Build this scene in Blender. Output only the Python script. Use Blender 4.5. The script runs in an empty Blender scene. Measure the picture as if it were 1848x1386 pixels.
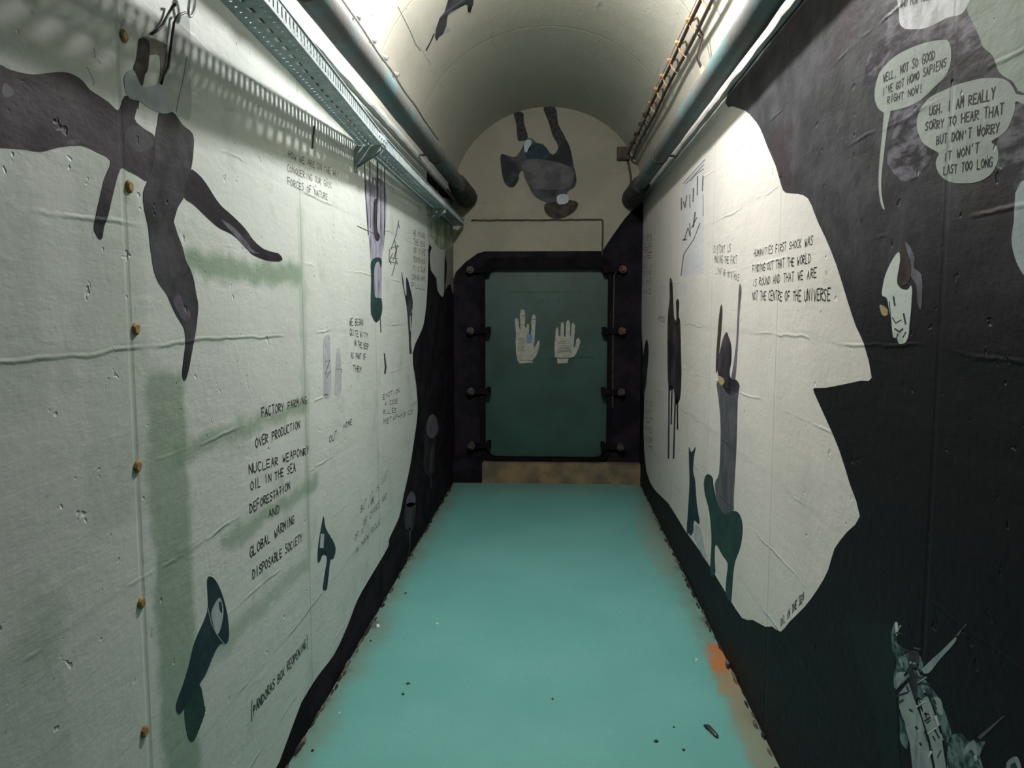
import bpy, bmesh, math, random
from mathutils import Vector, Matrix
from mathutils.geometry import tessellate_polygon
random.seed(7)
PI = math.pi
# ------------------------------------------------------------------ camera
F, CX, CY, CAMH = 1388.0, 924.0, 693.0, 1.41
fw = Vector(((1000 - CX) / F, -(560 - CY) / F, -1.0)).normalized()      # corridor axis as the camera sees it
zz = Vector((0, 1.0, -fw.y / fw.z)).normalized()
xx = fw.cross(zz)
ROT = Matrix((xx, fw, zz))
cam_data = bpy.data.cameras.new('camera')
cam = bpy.data.objects.new('camera', cam_data)
bpy.context.scene.collection.objects.link(cam)
cam.matrix_world = Matrix.Translation((0, 0, CAMH)) @ ROT.to_4x4()
cam_data.sensor_width = 36.0
cam_data.lens = F / 1848 * 36.0
cam_data.clip_start = 0.02
sc = bpy.context.scene
sc.camera = cam
# ------------------------------------------------------------------ world, exposure
LAMP = (-0.10, 2.85, 2.93)
LAMP_POWER = 27.5
REAR_FILL_POWER = 1.5
w = bpy.data.worlds.new('world'); sc.world = w; w.use_nodes = True
w.node_tree.nodes['Background'].inputs[0].default_value = (0.5, 0.6, 0.6, 1)
w.node_tree.nodes['Background'].inputs[1].default_value = 0.01
sc.view_settings.view_transform = 'Standard'
sc.view_settings.look = 'None'
sc.view_settings.gamma = 1.0
sc.view_settings.use_curve_mapping = False
sc.view_settings.exposure = 0.0
# ------------------------------------------------------------------ the place's measures
XL, XR, YE, YB = -0.82, 0.705, 6.28, -3.6
SPR = 2.30
VCX, VA, VH = (XL + XR) / 2, (XR - XL) / 2, 0.715
C = sc.collection

def ray(px, py):
    return ROT @ Vector(((px - CX) / F, -(py - CY) / F, -1.0))
def on_x(px, py, X):
    r = ray(px, py); t = X / r.x; return Vector((X, r.y * t, CAMH + r.z * t))
def on_y(px, py, Y):
    r = ray(px, py); t = Y / r.y; return Vector((r.x * t, Y, CAMH + r.z * t))
def on_z(px, py, Z=0.0):
    r = ray(px, py); t = (Z - CAMH) / r.z; return Vector((r.x * t, r.y * t, Z))
def on_vault(px, py):
    r = ray(px, py)
    lo, hi = 0.05, 12.0
    def f(t):
        x, z = r.x * t, CAMH + r.z * t
        return ((x - VCX) / VA) ** 2 + (max(z - SPR, 0) / VH) ** 2 - 1
    for _ in range(50):
        m = (lo + hi) / 2
        if f(m) > 0: hi = m
        else: lo = m
    return Vector((r.x * lo, r.y * lo, CAMH + r.z * lo))
def Q(x0, y0, s, pts):
    return [(x0 + a / s, y0 + b / s) for a, b in pts]
def smooth(pts, n=3):
    out = []; N = len(pts)
    for i in range(N):
        p0, p1, p2, p3 = pts[i - 1], pts[i], pts[(i + 1) % N], pts[(i + 2) % N]
        for k in range(n):
            t = k / n
            out.append(tuple(0.5 * (2 * p1[j] + (p2[j] - p0[j]) * t + (2 * p0[j] - 5 * p1[j] + 4 * p2[j] - p3[j]) * t * t
                             + (3 * p1[j] - p0[j] - 3 * p2[j] + p3[j]) * t ** 3) for j in (0, 1)))
    return out
# ------------------------------------------------------------------ object helpers
def tag(o, label=None, cat=None, group=None, kind=None):
    if label: o['label'] = label
    if cat: o['category'] = cat
    if group: o['group'] = group
    if kind: o['kind'] = kind
    return o
def empty(name, loc, label, cat, group=None):
    o = bpy.data.objects.new(name, None); C.objects.link(o); o.location = loc
    o.empty_display_size = 0.05
    bpy.context.view_layer.update()
    return tag(o, label, cat, group)
def link(name, bm, mats, parent=None, smooth_faces=False):
    me = bpy.data.meshes.new(name); bm.normal_update(); bm.to_mesh(me); bm.free()
    for m in (mats if isinstance(mats, (list, tuple)) else [mats]): me.materials.append(m)
    if smooth_faces:
        for p in me.polygons: p.use_smooth = True
    o = bpy.data.objects.new(name, me); C.objects.link(o)
    if parent:
        o.parent = parent
        if parent.matrix_world.translation.length > 0 or parent.parent:
            par = parent; off = Vector((0, 0, 0))
            while par: off += par.location; par = par.parent
            o.location = -off
    return o
def box(bm, x0, x1, y0, y1, z0, z1, mi=0):
    v = [bm.verts.new(p) for p in [(x0, y0, z0), (x1, y0, z0), (x1, y1, z0), (x0, y1, z0), (x0, y0, z1), (x1, y0, z1), (x1, y1, z1), (x0, y1, z1)]]
    for f in [(0, 3, 2, 1), (4, 5, 6, 7), (0, 1, 5, 4), (1, 2, 6, 5), (2, 3, 7, 6), (3, 0, 4, 7)]:
        bm.faces.new([v[i] for i in f]).material_index = mi
def tube(bm, pts, rads, seg=12, caps=True, mi=0):
    pts = [Vector(p) for p in pts]
    if not isinstance(rads, (list, tuple)): rads = [rads] * len(pts)
    rings = []; prev = None
    for i, p in enumerate(pts):
        d = (pts[min(i + 1, len(pts) - 1)] - pts[max(i - 1, 0)]).normalized()
        ref = Vector((0, 0, 1)) if abs(d.z) < 0.9 else Vector((1, 0, 0))
        a = d.cross(ref).normalized()
        if prev is not None:
            a2 = prev - d * prev.dot(d)
            if a2.length > 1e-4: a = a2.normalized()
        prev = a
        b = d.cross(a)
        rings.append([bm.verts.new(p + (a * math.cos(2 * PI * k / seg) + b * math.sin(2 * PI * k / seg)) * rads[i]) for k in range(seg)])
    for r0, r1 in zip(rings, rings[1:]):
        for k in range(seg):
            bm.faces.new([r0[k], r0[(k + 1) % seg], r1[(k + 1) % seg], r1[k]]).material_index = mi
    if caps:
        bm.faces.new(rings[0][::-1]).material_index = mi; bm.faces.new(rings[-1]).material_index = mi
# ------------------------------------------------------------------ materials
class NB:
    def __init__(s, name):
        s.m = bpy.data.materials.new(name); s.m.use_nodes = True
        s.t = s.m.node_tree; s.n = s.t.nodes; s.l = s.t.links
        s.b = s.n['Principled BSDF']; s.pos = s.n.new('ShaderNodeNewGeometry').outputs['Position']
    def put(s, sock, v):
        if hasattr(v, 'links') or isinstance(v, bpy.types.NodeSocket): s.l.new(v, sock)
        else: sock.default_value = v
    def math(s, op, a, b=0.0, c=0.0, clamp=False):
        n = s.n.new('ShaderNodeMath'); n.operation = op; n.use_clamp = clamp
        for i, v in enumerate((a, b, c)): s.put(n.inputs[i], v)
        return n.outputs[0]
    def noise(s, scale, detail=4, rough=0.55, vec=None, dist=0.0):
        n = s.n.new('ShaderNodeTexNoise'); n.inputs['Scale'].default_value = scale
        n.inputs['Detail'].default_value = detail; n.inputs['Roughness'].default_value = rough
        n.inputs['Distortion'].default_value = dist
        s.l.new(vec or s.pos, n.inputs['Vector']); return n.outputs['Fac']
    def stretch(s, sx, sy, sz):
        n = s.n.new('ShaderNodeVectorMath'); n.operation = 'MULTIPLY'; s.l.new(s.pos, n.inputs[0]); n.inputs[1].default_value = (sx, sy, sz)
        return n.outputs[0]
    def xyz(s):
        n = s.n.new('ShaderNodeSeparateXYZ'); s.l.new(s.pos, n.inputs[0]); return n.outputs
    def ramp(s, v, a, b, lo=0.0, hi=1.0):
        n = s.n.new('ShaderNodeMapRange'); n.interpolation_type = 'SMOOTHSTEP'
        s.put(n.inputs[0], v)
        for i, q in enumerate((a, b, lo, hi)): n.inputs[i + 1].default_value = q
        return n.outputs[0]
    def mix(s, f, a, b):
        n = s.n.new('ShaderNodeMix'); n.data_type = 'RGBA'
        s.put(n.inputs[0], f)
        for i, v in ((6, a), (7, b)):
            if isinstance(v, tuple): n.inputs[i].default_value = (*v, 1)
            else: s.l.new(v, n.inputs[i])
        return n.outputs[2]
    def soft_box(s, u0, u1, v0, v1, e=0.02, warp=0.04):
        x = s.xyz(); wn = s.math('MULTIPLY', s.math('SUBTRACT', s.noise(9, 5), 0.5), warp * 2)
        u = s.math('ADD', x[1], wn); v = s.math('ADD', x[2], wn)
        r = s.ramp(u, u0 - e, u0 + e)
        for q in (s.ramp(u, u1 - e, u1 + e, 1, 0), s.ramp(v, v0 - e, v0 + e), s.ramp(v, v1 - e, v1 + e, 1, 0)):
            r = s.math('MULTIPLY', r, q)
        return r
    def relief(s):
        x = s.xyz()
        wz = s.math('MULTIPLY', s.math('SUBTRACT', s.noise(2.4, 6, 0.6), 0.5), 0.055)
        z = s.math('ADD', s.math('ADD', x[2], wz), -0.176)
        dz = s.math('PINGPONG', z, 0.116)
        seam = s.ramp(dz, 0.0, 0.007, 1, 0)
        dy = s.math('PINGPONG', s.math('ADD', x[1], -1.45), 0.515)
        vj = s.ramp(dy, 0.002, 0.012, 1, 0)
        mask = s.ramp(s.noise(3.3, 4), 0.48, 0.62)
        seam = s.math('MULTIPLY', seam, mask)
        board = s.ramp(s.math('FRACT', s.math('DIVIDE', z, 0.464)), 0.47, 0.53)
        return seam, vj, board
    def concrete_bump(s, strength=0.6, grain=1.0):
        seam, vj, board = s.relief()
        h = s.math('MULTIPLY', s.noise(38, 5, 0.55), 0.28 * grain)
        h = s.math('ADD', h, s.math('MULTIPLY', s.noise(8, 4, 0.6, s.stretch(1, 0.5, 1.4)), 0.9))
        h = s.math('ADD', h, s.math('MULTIPLY', s.noise(14, 5, 0.6, s.stretch(1, 0.5, 2.2)), 0.28))
        h = s.math('ADD', h, s.math('MULTIPLY', seam, 0.40))
        h = s.math('ADD', h, s.math('MULTIPLY', vj, -0.35))
        h = s.math('ADD', h, s.math('MULTIPLY', board, 0.22))
        pits = s.ramp(s.noise(26, 2), 0.70, 0.76)
        h = s.math('ADD', h, s.math('MULTIPLY', pits, -0.9))
        b = s.n.new('ShaderNodeBump'); b.inputs['Strength'].default_value = strength; b.inputs['Distance'].default_value = 0.006
        s.l.new(h, b.inputs['Height']); s.l.new(b.outputs[0], s.b.inputs['Normal'])
        return seam, vj
    def finish(s, col, rough=0.7, metal=0.0, spec=0.4):
        if isinstance(col, tuple): s.b.inputs['Base Color'].default_value = (*col, 1)
        else: s.l.new(col, s.b.inputs['Base Color'])
        s.put(s.b.inputs['Roughness'], rough); s.b.inputs['Metallic'].default_value = metal
        s.b.inputs['Specular IOR Level'].default_value = spec
        return s.m
def simple(name, a, b=None, scale=20, rough=0.6, metal=0.0, bump=0.0, spec=0.4, lo=0.35, hi=0.65):
    n = NB(name)
    col = n.mix(n.ramp(n.noise(scale, 5), lo, hi), a, b or a)
    if bump:
        bn = n.n.new('ShaderNodeBump'); bn.inputs['Strength'].default_value = bump; bn.inputs['Distance'].default_value = 0.004
        n.l.new(n.noise(scale * 3, 6), bn.inputs['Height']); n.l.new(bn.outputs[0], n.b.inputs['Normal'])
    return n.finish(col, rough, metal, spec)
def paint(name, a, b=None, scale=8, rough=0.65, lo=0.4, hi=0.62, stretch=None, spec=0.12):
    n = NB(name); n.concrete_bump()
    vec = n.stretch(*stretch) if stretch else None
    return n.finish(n.mix(n.ramp(n.noise(scale, 6, 0.6, vec), lo, hi), a, b or a), rough, 0, spec)

def wall_mat(name, white, green, stains_and_shade=(), amt=0.6):
    n = NB(name); seam, vj = n.concrete_bump()
    base = n.mix(n.ramp(n.noise(2.2, 5), 0.35, 0.7), white, tuple(c * 0.92 for c in white))
    base = n.mix(n.math('MULTIPLY', n.ramp(n.noise(5, 6, 0.65), 0.52, 0.72), amt * 0.5), base, green)
    base = n.mix(n.math('MULTIPLY', n.math('MULTIPLY', seam, n.ramp(n.noise(3.1, 3), 0.4, 0.6)), amt), base, green)
    base = n.mix(n.math('MULTIPLY', vj, 0.25), base, green)
    base = n.mix(n.math('MULTIPLY', n.ramp(n.noise(30, 3), 0.70, 0.78), 0.4), base, tuple(c * 0.5 for c in green))
    for u0, u1, v0, v1, a in stains_and_shade:
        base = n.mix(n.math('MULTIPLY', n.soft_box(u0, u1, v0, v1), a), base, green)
    return n.finish(base, 0.62, 0, 0.4)
M = {}
M['wl'] = wall_mat('white wall paint with green wear and painted shade', (0.475, 0.525, 0.49), (0.16, 0.24, 0.165),
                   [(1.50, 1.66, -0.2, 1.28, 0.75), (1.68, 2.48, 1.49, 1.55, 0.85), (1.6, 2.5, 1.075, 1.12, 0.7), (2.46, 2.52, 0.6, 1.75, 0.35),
                    (0.3, 1.2, 1.25, 1.6, 0.2), (0.5, 1.2, 0.3, 0.9, 0.2), (1.30, 1.50, 1.0, 1.7, 0.2), (1.8, 2.6, 0.80, 0.85, 0.7), (1.6, 2.5, 0.55, 0.60, 0.5)])  # faint near-camera boxes: part bluish-green wear, part shade put into the colour
M['wr'] = wall_mat('white wall paint right', (0.53, 0.515, 0.48), (0.28, 0.31, 0.26), [], 0.35)
M['vault'] = wall_mat('vault paint', (0.44, 0.435, 0.37), (0.24, 0.25, 0.19), [], 0.3)
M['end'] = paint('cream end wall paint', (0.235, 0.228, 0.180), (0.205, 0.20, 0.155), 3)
M['black'] = paint('black mural paint', (0.007, 0.007, 0.009), (0.016, 0.013, 0.018), 6, 0.8, spec=0.04)
def rock():
    n = NB('dark grey mural paint'); n.concrete_bump(0.8, 1.3)
    x = n.xyz()
    c = n.mix(n.ramp(n.noise(7, 6, 0.65), 0.38, 0.66), (0.026, 0.028, 0.030), (0.052, 0.054, 0.059))
    c = n.mix(n.ramp(n.noise(4, 5), 0.52, 0.66), c, (0.034, 0.027, 0.030))
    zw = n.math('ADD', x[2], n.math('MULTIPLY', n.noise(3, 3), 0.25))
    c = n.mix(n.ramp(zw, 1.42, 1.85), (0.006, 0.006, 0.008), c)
    return n.finish(c, 0.6, 0, 0.10)
M['rock'] = rock()
M['rock2'] = paint('pale streaked rock paint', (0.035, 0.034, 0.040), (0.15, 0.145, 0.168), 15, 0.4, 0.42, 0.62, (1, 1, 3))
M['green_grey'] = paint('pale green grey paint', (0.27, 0.32, 0.27), (0.21, 0.26, 0.21), 5)
M['fig'] = paint('dark purple grey figure paint', (0.013, 0.012, 0.016), (0.062, 0.053, 0.064), 5, 0.6, 0.42, 0.74)
M['fig2'] = paint('slate figure paint', (0.014, 0.018, 0.019), (0.052, 0.054, 0.060), 6)
M['slate'] = paint('slate grey cloth paint', (0.050, 0.055, 0.056), (0.085, 0.088, 0.090), 12)
M['brown'] = paint('brown figure paint', (0.020, 0.015, 0.013), (0.050, 0.038, 0.033), 18)
M['ink'] = paint('black ink', (0.016, 0.018, 0.018), (0.035, 0.038, 0.037), 40)
M['ink_soft'] = paint('worn black ink', (0.055, 0.060, 0.058), (0.13, 0.14, 0.135), 60)
M['pale'] = paint('pale blue grey paint', (0.34, 0.39, 0.40), (0.28, 0.33, 0.34), 14)
M['palewash'] = paint('thin pale wash', (0.37, 0.40, 0.38), (0.31, 0.36, 0.33), 14)
M['bubble'] = paint('speech bubble paint', (0.31, 0.345, 0.32), (0.27, 0.31, 0.275), 6)
M['bubble_glare'] = paint('bubble paint with lamp glare', (0.58, 0.60, 0.62), (0.36, 0.38, 0.38), 14)  # glare of the lamp on the top bubble put into a whiter paint
M['taupe'] = paint('grey brown paint', (0.20, 0.19, 0.17), (0.15, 0.145, 0.13), 20)
M['lilac'] = paint('grey lilac paint', (0.30, 0.30, 0.37), (0.12, 0.13, 0.16), 14, stretch=(1, 3, 0.6))
M['wash'] = paint('pale grey wash', (0.30, 0.33, 0.35), (0.39, 0.41, 0.42), 30)
M['bluepanel'] = paint('pale bluish panel paint', (0.44, 0.46, 0.48), (0.47, 0.48, 0.48), 8)
M['navy'] = paint('blue black paint', (0.012, 0.026, 0.034), (0.020, 0.040, 0.046), 14)
M['dkgreen'] = paint('dark green paint', (0.020, 0.050, 0.042), (0.013, 0.034, 0.034), 10)
M['trunk'] = paint('grey violet paint', (0.085, 0.082, 0.098), (0.045, 0.056, 0.058), 12, stretch=(1, 2, 0.7))
M['skull'] = paint('bone paint', (0.42, 0.47, 0.44), (0.24, 0.28, 0.26), 16, lo=0.52, hi=0.7)
M['violet'] = paint('dusky violet paint', (0.075, 0.070, 0.088), (0.12, 0.12, 0.14), 18)
M['wreck'] = paint('grey teal wreck paint', (0.24, 0.29, 0.28), (0.17, 0.21, 0.22), 14)
M['teal_detail'] = paint('teal detail paint', (0.012, 0.035, 0.036), (0.12, 0.18, 0.18), 40)
M['dimteal'] = paint('very dark teal paint', (0.007, 0.015, 0.015), (0.006, 0.010, 0.011), 3)
M['hand_paint'] = paint('off white door paint', (0.33, 0.34, 0.29), (0.26, 0.27, 0.23), 30)
M['bluemark'] = paint('blue paint mark', (0.10, 0.17, 0.28), (0.15, 0.22, 0.34), 40)
M['faint'] = paint('faint dark lettering', (0.018, 0.05, 0.04), (0.03, 0.07, 0.055), 40)
M['mould'] = paint('mouldy green wall paint', (0.13, 0.20, 0.12), (0.30, 0.33, 0.26), 9)
M['tan'] = paint('tan paint patch', (0.32, 0.26, 0.15), (0.25, 0.19, 0.10), 20)
def floor_mat():
    n = NB('teal floor paint'); x = n.xyz()
    c = n.mix(n.ramp(n.noise(1.6, 4), 0.35, 0.68), (0.095, 0.285, 0.265), (0.112, 0.31, 0.29))
    c = n.mix(n.math('MULTIPLY', n.ramp(n.noise(120, 2), 0.5, 0.7), 0.35), c, (0.065, 0.22, 0.20))
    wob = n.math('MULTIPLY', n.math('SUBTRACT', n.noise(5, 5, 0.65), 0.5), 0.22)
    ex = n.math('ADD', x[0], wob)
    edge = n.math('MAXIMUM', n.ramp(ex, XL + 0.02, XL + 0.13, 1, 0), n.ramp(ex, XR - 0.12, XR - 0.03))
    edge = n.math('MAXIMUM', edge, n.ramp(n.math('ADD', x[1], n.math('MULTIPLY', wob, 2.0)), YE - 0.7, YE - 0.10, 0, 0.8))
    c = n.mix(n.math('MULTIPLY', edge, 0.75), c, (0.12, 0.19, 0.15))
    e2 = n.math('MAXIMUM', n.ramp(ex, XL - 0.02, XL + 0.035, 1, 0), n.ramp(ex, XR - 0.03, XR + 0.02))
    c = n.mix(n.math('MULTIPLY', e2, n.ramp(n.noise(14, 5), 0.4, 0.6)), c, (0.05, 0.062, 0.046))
    def blob(cx, cy, rx, ry, warp=0.5):
        u = n.math('DIVIDE', n.math('SUBTRACT', x[0], cx), rx); v = n.math('DIVIDE', n.math('SUBTRACT', x[1], cy), ry)
        d = n.math('SQRT', n.math('ADD', n.math('MULTIPLY', u, u), n.math('MULTIPLY', v, v)))
        return n.ramp(n.math('ADD', d, n.math('MULTIPLY', n.math('SUBTRACT', n.noise(16, 5), 0.5), warp * 2)), 0.55, 1.05, 1, 0)
    c = n.mix(n.math('MULTIPLY', blob(0.67, 2.88, 0.06, 0.26, 0.8), 0.7), c, (0.26, 0.15, 0.06))
    c = n.mix(n.math('MULTIPLY', blob(0.69, 3.07, 0.07, 0.16, 1.0), 0.85), c, (0.33, 0.12, 0.035))
    c = n.mix(n.math('MULTIPLY', blob(0.68, 2.35, 0.075, 0.55, 0.3), 0.7), c, (0.18, 0.18, 0.12))
    c = n.mix(n.math('MULTIPLY', blob(0.62, 4.7, 0.10, 0.9), 0.5), c, (0.17, 0.21, 0.16))
    c = n.mix(n.math('MULTIPLY', n.ramp(n.noise(45, 3), 0.735, 0.78), 0.55), c, (0.03, 0.09, 0.08))
    c = n.mix(n.math('MULTIPLY', n.ramp(n.noise(11, 3), 0.72, 0.80), 0.3), c, (0.06, 0.2, 0.17))
    b = n.n.new('ShaderNodeBump'); b.inputs['Strength'].default_value = 0.25; b.inputs['Distance'].default_value = 0.004
    n.l.new(n.math('ADD', n.noise(60, 5), n.math('MULTIPLY', n.noise(6, 3), 1.5)), b.inputs['Height']); n.l.new(b.outputs[0], n.b.inputs['Normal'])
    return n.finish(c, 0.55, 0, 0.35)
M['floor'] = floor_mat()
def pipe_mat():
    n = NB('old pipe paint'); 
    c = n.mix(n.ramp(n.noise(3.0, 4), 0.45, 0.6), (0.085, 0.09, 0.085), (0.07, 0.12, 0.125))
    c = n.mix(n.ramp(n.noise(1.7, 3), 0.60, 0.70), c, (0.22, 0.27, 0.29))
    c = n.mix(n.math('MULTIPLY', n.ramp(n.noise(22, 6), 0.55, 0.7), 0.6), c, (0.07, 0.075, 0.065))
    b = n.n.new('ShaderNodeBump'); b.inputs['Strength'].default_value = 0.5; b.inputs['Distance'].default_value = 0.004
    n.l.new(n.noise(45, 5), b.inputs['Height']); n.l.new(b.outputs[0], n.b.inputs['Normal'])
    return n.finish(c, 0.6)
M['pipe'] = pipe_mat()
M['sleeve'] = simple('dark lagging', (0.018, 0.017, 0.016), (0.045, 0.04, 0.032), 14, 0.8, 0, 0.4)
M['galv'] = simple('galvanised steel', (0.28, 0.35, 0.36), (0.40, 0.47, 0.49), 22, 0.55, 0.25, 0.1)
M['galv_dull'] = simple('dull galvanised steel', (0.17, 0.22, 0.21), (0.25, 0.30, 0.30), 22, 0.6, 0.2, 0.1)
M['cable'] = simple('black cable', (0.018, 0.014, 0.012), (0.045, 0.022, 0.018), 12, 0.5)
M['grey_cable'] = simple('grey cable', (0.16, 0.17, 0.17), (0.24, 0.25, 0.25), 12, 0.5)
M['rust'] = simple('rusty clip', (0.28, 0.12, 0.05), (0.34, 0.27, 0.16), 30, 0.8, 0, 0.3)
M['boss_rust'] = simple('rusty clamp boss', (0.03, 0.02, 0.014), (0.15, 0.075, 0.03), 50, 0.8, 0, 0.4)
M['dark_rust'] = simple('dark rusty steel', (0.025, 0.018, 0.014), (0.06, 0.035, 0.02), 30, 0.7, 0, 0.3)
M['ochre'] = simple('ochre plug', (0.34, 0.23, 0.06), (0.20, 0.11, 0.04), 60, 0.7, 0, 0.3)
M['tanfit'] = simple('tan fitting', (0.50, 0.40, 0.26), (0.38, 0.28, 0.17), 30, 0.7)
M['leaf'] = simple('dark green door steel', (0.018, 0.057, 0.046), (0.013, 0.039, 0.030), 4, 0.5, 0, 0.15)
M['blacksteel'] = simple('black painted steel', (0.004, 0.004, 0.005), (0.008, 0.006, 0.007), 9, 0.8, 0, 0.3, 0.05)
M['wornsteel'] = simple('worn grey steel edge', (0.016, 0.016, 0.015), (0.07, 0.062, 0.05), 60, 0.6, 0, 0.3)
M['sill'] = simple('worn ochre concrete sill', (0.19, 0.14, 0.07), (0.085, 0.075, 0.05), 7, 0.8, 0, 0.5)
M['chrome'] = simple('polished steel', (0.75, 0.76, 0.8), (0.85, 0.85, 0.9), 10, 0.25, 0.9)
M['scrap'] = simple('black scrap', (0.012, 0.016, 0.022), (0.03, 0.03, 0.035), 40, 0.5)
M['chip'] = simple('white chip', (0.75, 0.78, 0.75), (0.6, 0.62, 0.6), 40, 0.7)
M['lamp_body'] = simple('grey lamp casting', (0.25, 0.26, 0.25), (0.2, 0.2, 0.2), 20, 0.6)
def glow(name, power):
    n = NB(name); n.finish((0.9, 0.92, 0.9), 0.3)
    n.b.inputs['Emission Color'].default_value = (1.0, 0.95, 0.93, 1); n.b.inputs['Emission Strength'].default_value = power
    return n.m
# ------------------------------------------------------------------ the shell
def quad(bm, pts, mi=0):
    f = bm.faces.new([bm.verts.new(p) for p in pts]); f.material_index = mi; return f
bm = bmesh.new(); box(bm, XL - 0.2, XR + 0.2, YB - 0.2, YE + 0.3, -0.1, 0)
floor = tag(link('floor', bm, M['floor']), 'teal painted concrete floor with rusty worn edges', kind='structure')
PLANE = {'L': (lambda x, y: on_x(x, y, XL), Vector((1, 0, 0))), 'R': (lambda x, y: on_x(x, y, XR), Vector((-1, 0, 0))),
         'E': (lambda x, y: on_y(x, y, YE), Vector((0, -1, 0))), 'D': (lambda x, y: on_y(x, y, YE + 0.07), Vector((0, -1, 0))),
         'V': (on_vault, None), 'F': (on_z, Vector((0, 0, 1)))}
def clampP(plane, v):
    if plane in 'LR': v.y = max(min(v.y, YE), YB); v.z = max(min(v.z, SPR - 0.002), 0.001)
    if plane == 'E': v.x = max(min(v.x, XR), XL); v.z = max(v.z, 0.001)
    return v
def patch(bm, plane, px, layer=1, mi=0, soft=3, world=None):
    """a coat of paint with its own outline, lying on the wall it is painted on"""
    fn, nrm = PLANE[plane]
    if world is None:
        p2 = smooth(px, soft) if soft else px
        P = [clampP(plane, fn(*p)) for p in p2]
    else: P = [Vector(p) for p in world]
    Q_ = [P[0]]
    for p in P[1:]:
        if (p - Q_[-1]).length > 1e-4: Q_.append(p)
    if (Q_[0] - Q_[-1]).length < 1e-4: Q_.pop()
    P = Q_
    if plane == 'V':
        flat = [Vector((math.atan2((p.z - SPR) / VH, (p.x - VCX) / VA), p.y, 0)) for p in P]
        N = [Vector(((VCX - p.x) / VA ** 2, 0, (SPR - p.z) / VH ** 2)).normalized() for p in P]
    elif plane in 'LR': flat = [Vector((p.y, p.z, 0)) for p in P]; N = [nrm] * len(P)
    elif plane == 'F': flat = [Vector((p.x, p.y, 0)) for p in P]; N = [nrm] * len(P)
    else: flat = [Vector((p.x, p.z, 0)) for p in P]; N = [nrm] * len(P)
    d = 0.0002 * layer
    front = [bm.verts.new(p + n * d) for p, n in zip(P, N)]
    back = [bm.verts.new(p - n * 0.0002) for p, n in zip(P, N)]
    for t in tessellate_polygon([flat]):
        try:
            f = bm.faces.new([front[i] for i in t]); f.material_index = mi
            f.normal_update()
            if f.normal.dot(N[t[0]]) < 0: f.normal_flip()
        except ValueError: pass
    k = len(P)
    for i in range(k):
        try: bm.faces.new([front[i], front[(i + 1) % k], back[(i + 1) % k], back[i]]).material_index = mi
        except ValueError: pass
def stroke(bm, plane, px, wpx, layer=2, mi=0):
    """a painted line of the given width (photo pixels at that spot) laid on the wall"""
    n = len(px)
    ws = wpx if isinstance(wpx, (list, tuple)) else [wpx] * n
    for i in range(n - 1):
        a, b = px[i], px[i + 1]
        dx, dy = b[0] - a[0], b[1] - a[1]; l = math.hypot(dx, dy) or 1
        dx, dy = dx / l, dy / l; w0, w1 = ws[i] / 2, ws[i + 1] / 2
        a = (a[0] - dx * w0 * .5, a[1] - dy * w0 * .5); b = (b[0] + dx * w1 * .5, b[1] + dy * w1 * .5)
        patch(bm, plane, [(a[0] - dy * w0, a[1] + dx * w0), (b[0] - dy * w1, b[1] + dx * w1), (b[0] + dy * w1, b[1] - dx * w1), (a[0] + dy * w0, a[1] - dx * w0)], layer + 0.15 * (i % 3), mi, 0)

# right wall: dark painted, with the white field in it
Z1140b = lambda p: Q(1140, 620, 2.567, p)
white_R = [(1140, 300), (1200, 250), (1309, 100), (1309, 186), (1322, 192), (1345, 200), (1360, 215), (1372, 232), (1385, 265), (1400, 300), (1410, 335), (1418, 348),
           (1440, 350), (1458, 358), (1470, 385), (1478, 405), (1490, 430), (1510, 480), (1530, 545), (1545, 590)] + Z1140b(
    [(1075, 0), (1112, 158), (1060, 172), (900, 205), (846, 206), (848, 235), (900, 350), (960, 490), (1010, 650), (1057, 800), (1000, 870), (940, 950), (910, 1050), (860, 1140), (800, 1220), (730, 1290), (690, 1335),
     (650, 1310), (620, 1312), (560, 1280), (512, 1272), (440, 1160), (330, 980), (250, 870), (170, 740), (110, 682), (68, 590), (55, 400), (60, 180)]) + \
          [(1158, 600), (1155, 520), (1152, 450), (1148, 400), (1146, 372)]
bm = bmesh.new()
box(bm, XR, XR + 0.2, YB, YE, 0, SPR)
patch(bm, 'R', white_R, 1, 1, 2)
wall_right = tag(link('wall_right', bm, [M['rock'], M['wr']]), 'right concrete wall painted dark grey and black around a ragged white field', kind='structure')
# left wall: white, black by the floor and towards the door
Z420 = lambda p: Q(420, 550, 3.08, p)
Z200 = lambda p: Q(200, 900, 2.852, p)
edge_L = [(771, 300), (771, 395), (773, 450), (772, 500), (770, 540)] + Z420([(1070, 50), (1055, 130), (1000, 270), (1020, 450), (1028, 590), (1010, 740), (985, 900), (950, 1060), (925, 1180), (870, 1300)]) + \
         Z200([(1426, 250), (1350, 380), (1270, 520), (1220, 650), (1150, 800), (1060, 920), (980, 1050), (900, 1200), (800, 1386)])
edge_W = [clampP('L', on_x(x, y, XL)) for x, y in smooth(edge_L[1:-1] , 3)[:-3]]
edge_W = [Vector((XL, edge_W[0].y, SPR - 0.002))] + edge_W + [Vector((XL, 1.9, 0.04)), Vector((XL, 1.2, 0.035)), Vector((XL, 0.2, 0.03)), Vector((XL, 0.1, 0.001)), Vector((XL, YE, 0.001)), Vector((XL, YE, SPR - 0.002))]
bm = bmesh.new()
box(bm, XL - 0.2, XL, YB, YE, 0, SPR)
patch(bm, 'L', None, 1, 1, 0, world=edge_W)
Z690 = lambda p: Q(690, 370, 7.29, p)
patch(bm, 'L', Z690([(600, 130), (590, 300), (600, 480), (650, 560), (625, 640), (640, 860), (710, 960), (725, 1120), (790, 1210), (812, 1130), (815, 900), (830, 600), (900, 560), (1000, 560), (1000, 130)]), 2, 2, 2)
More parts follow.
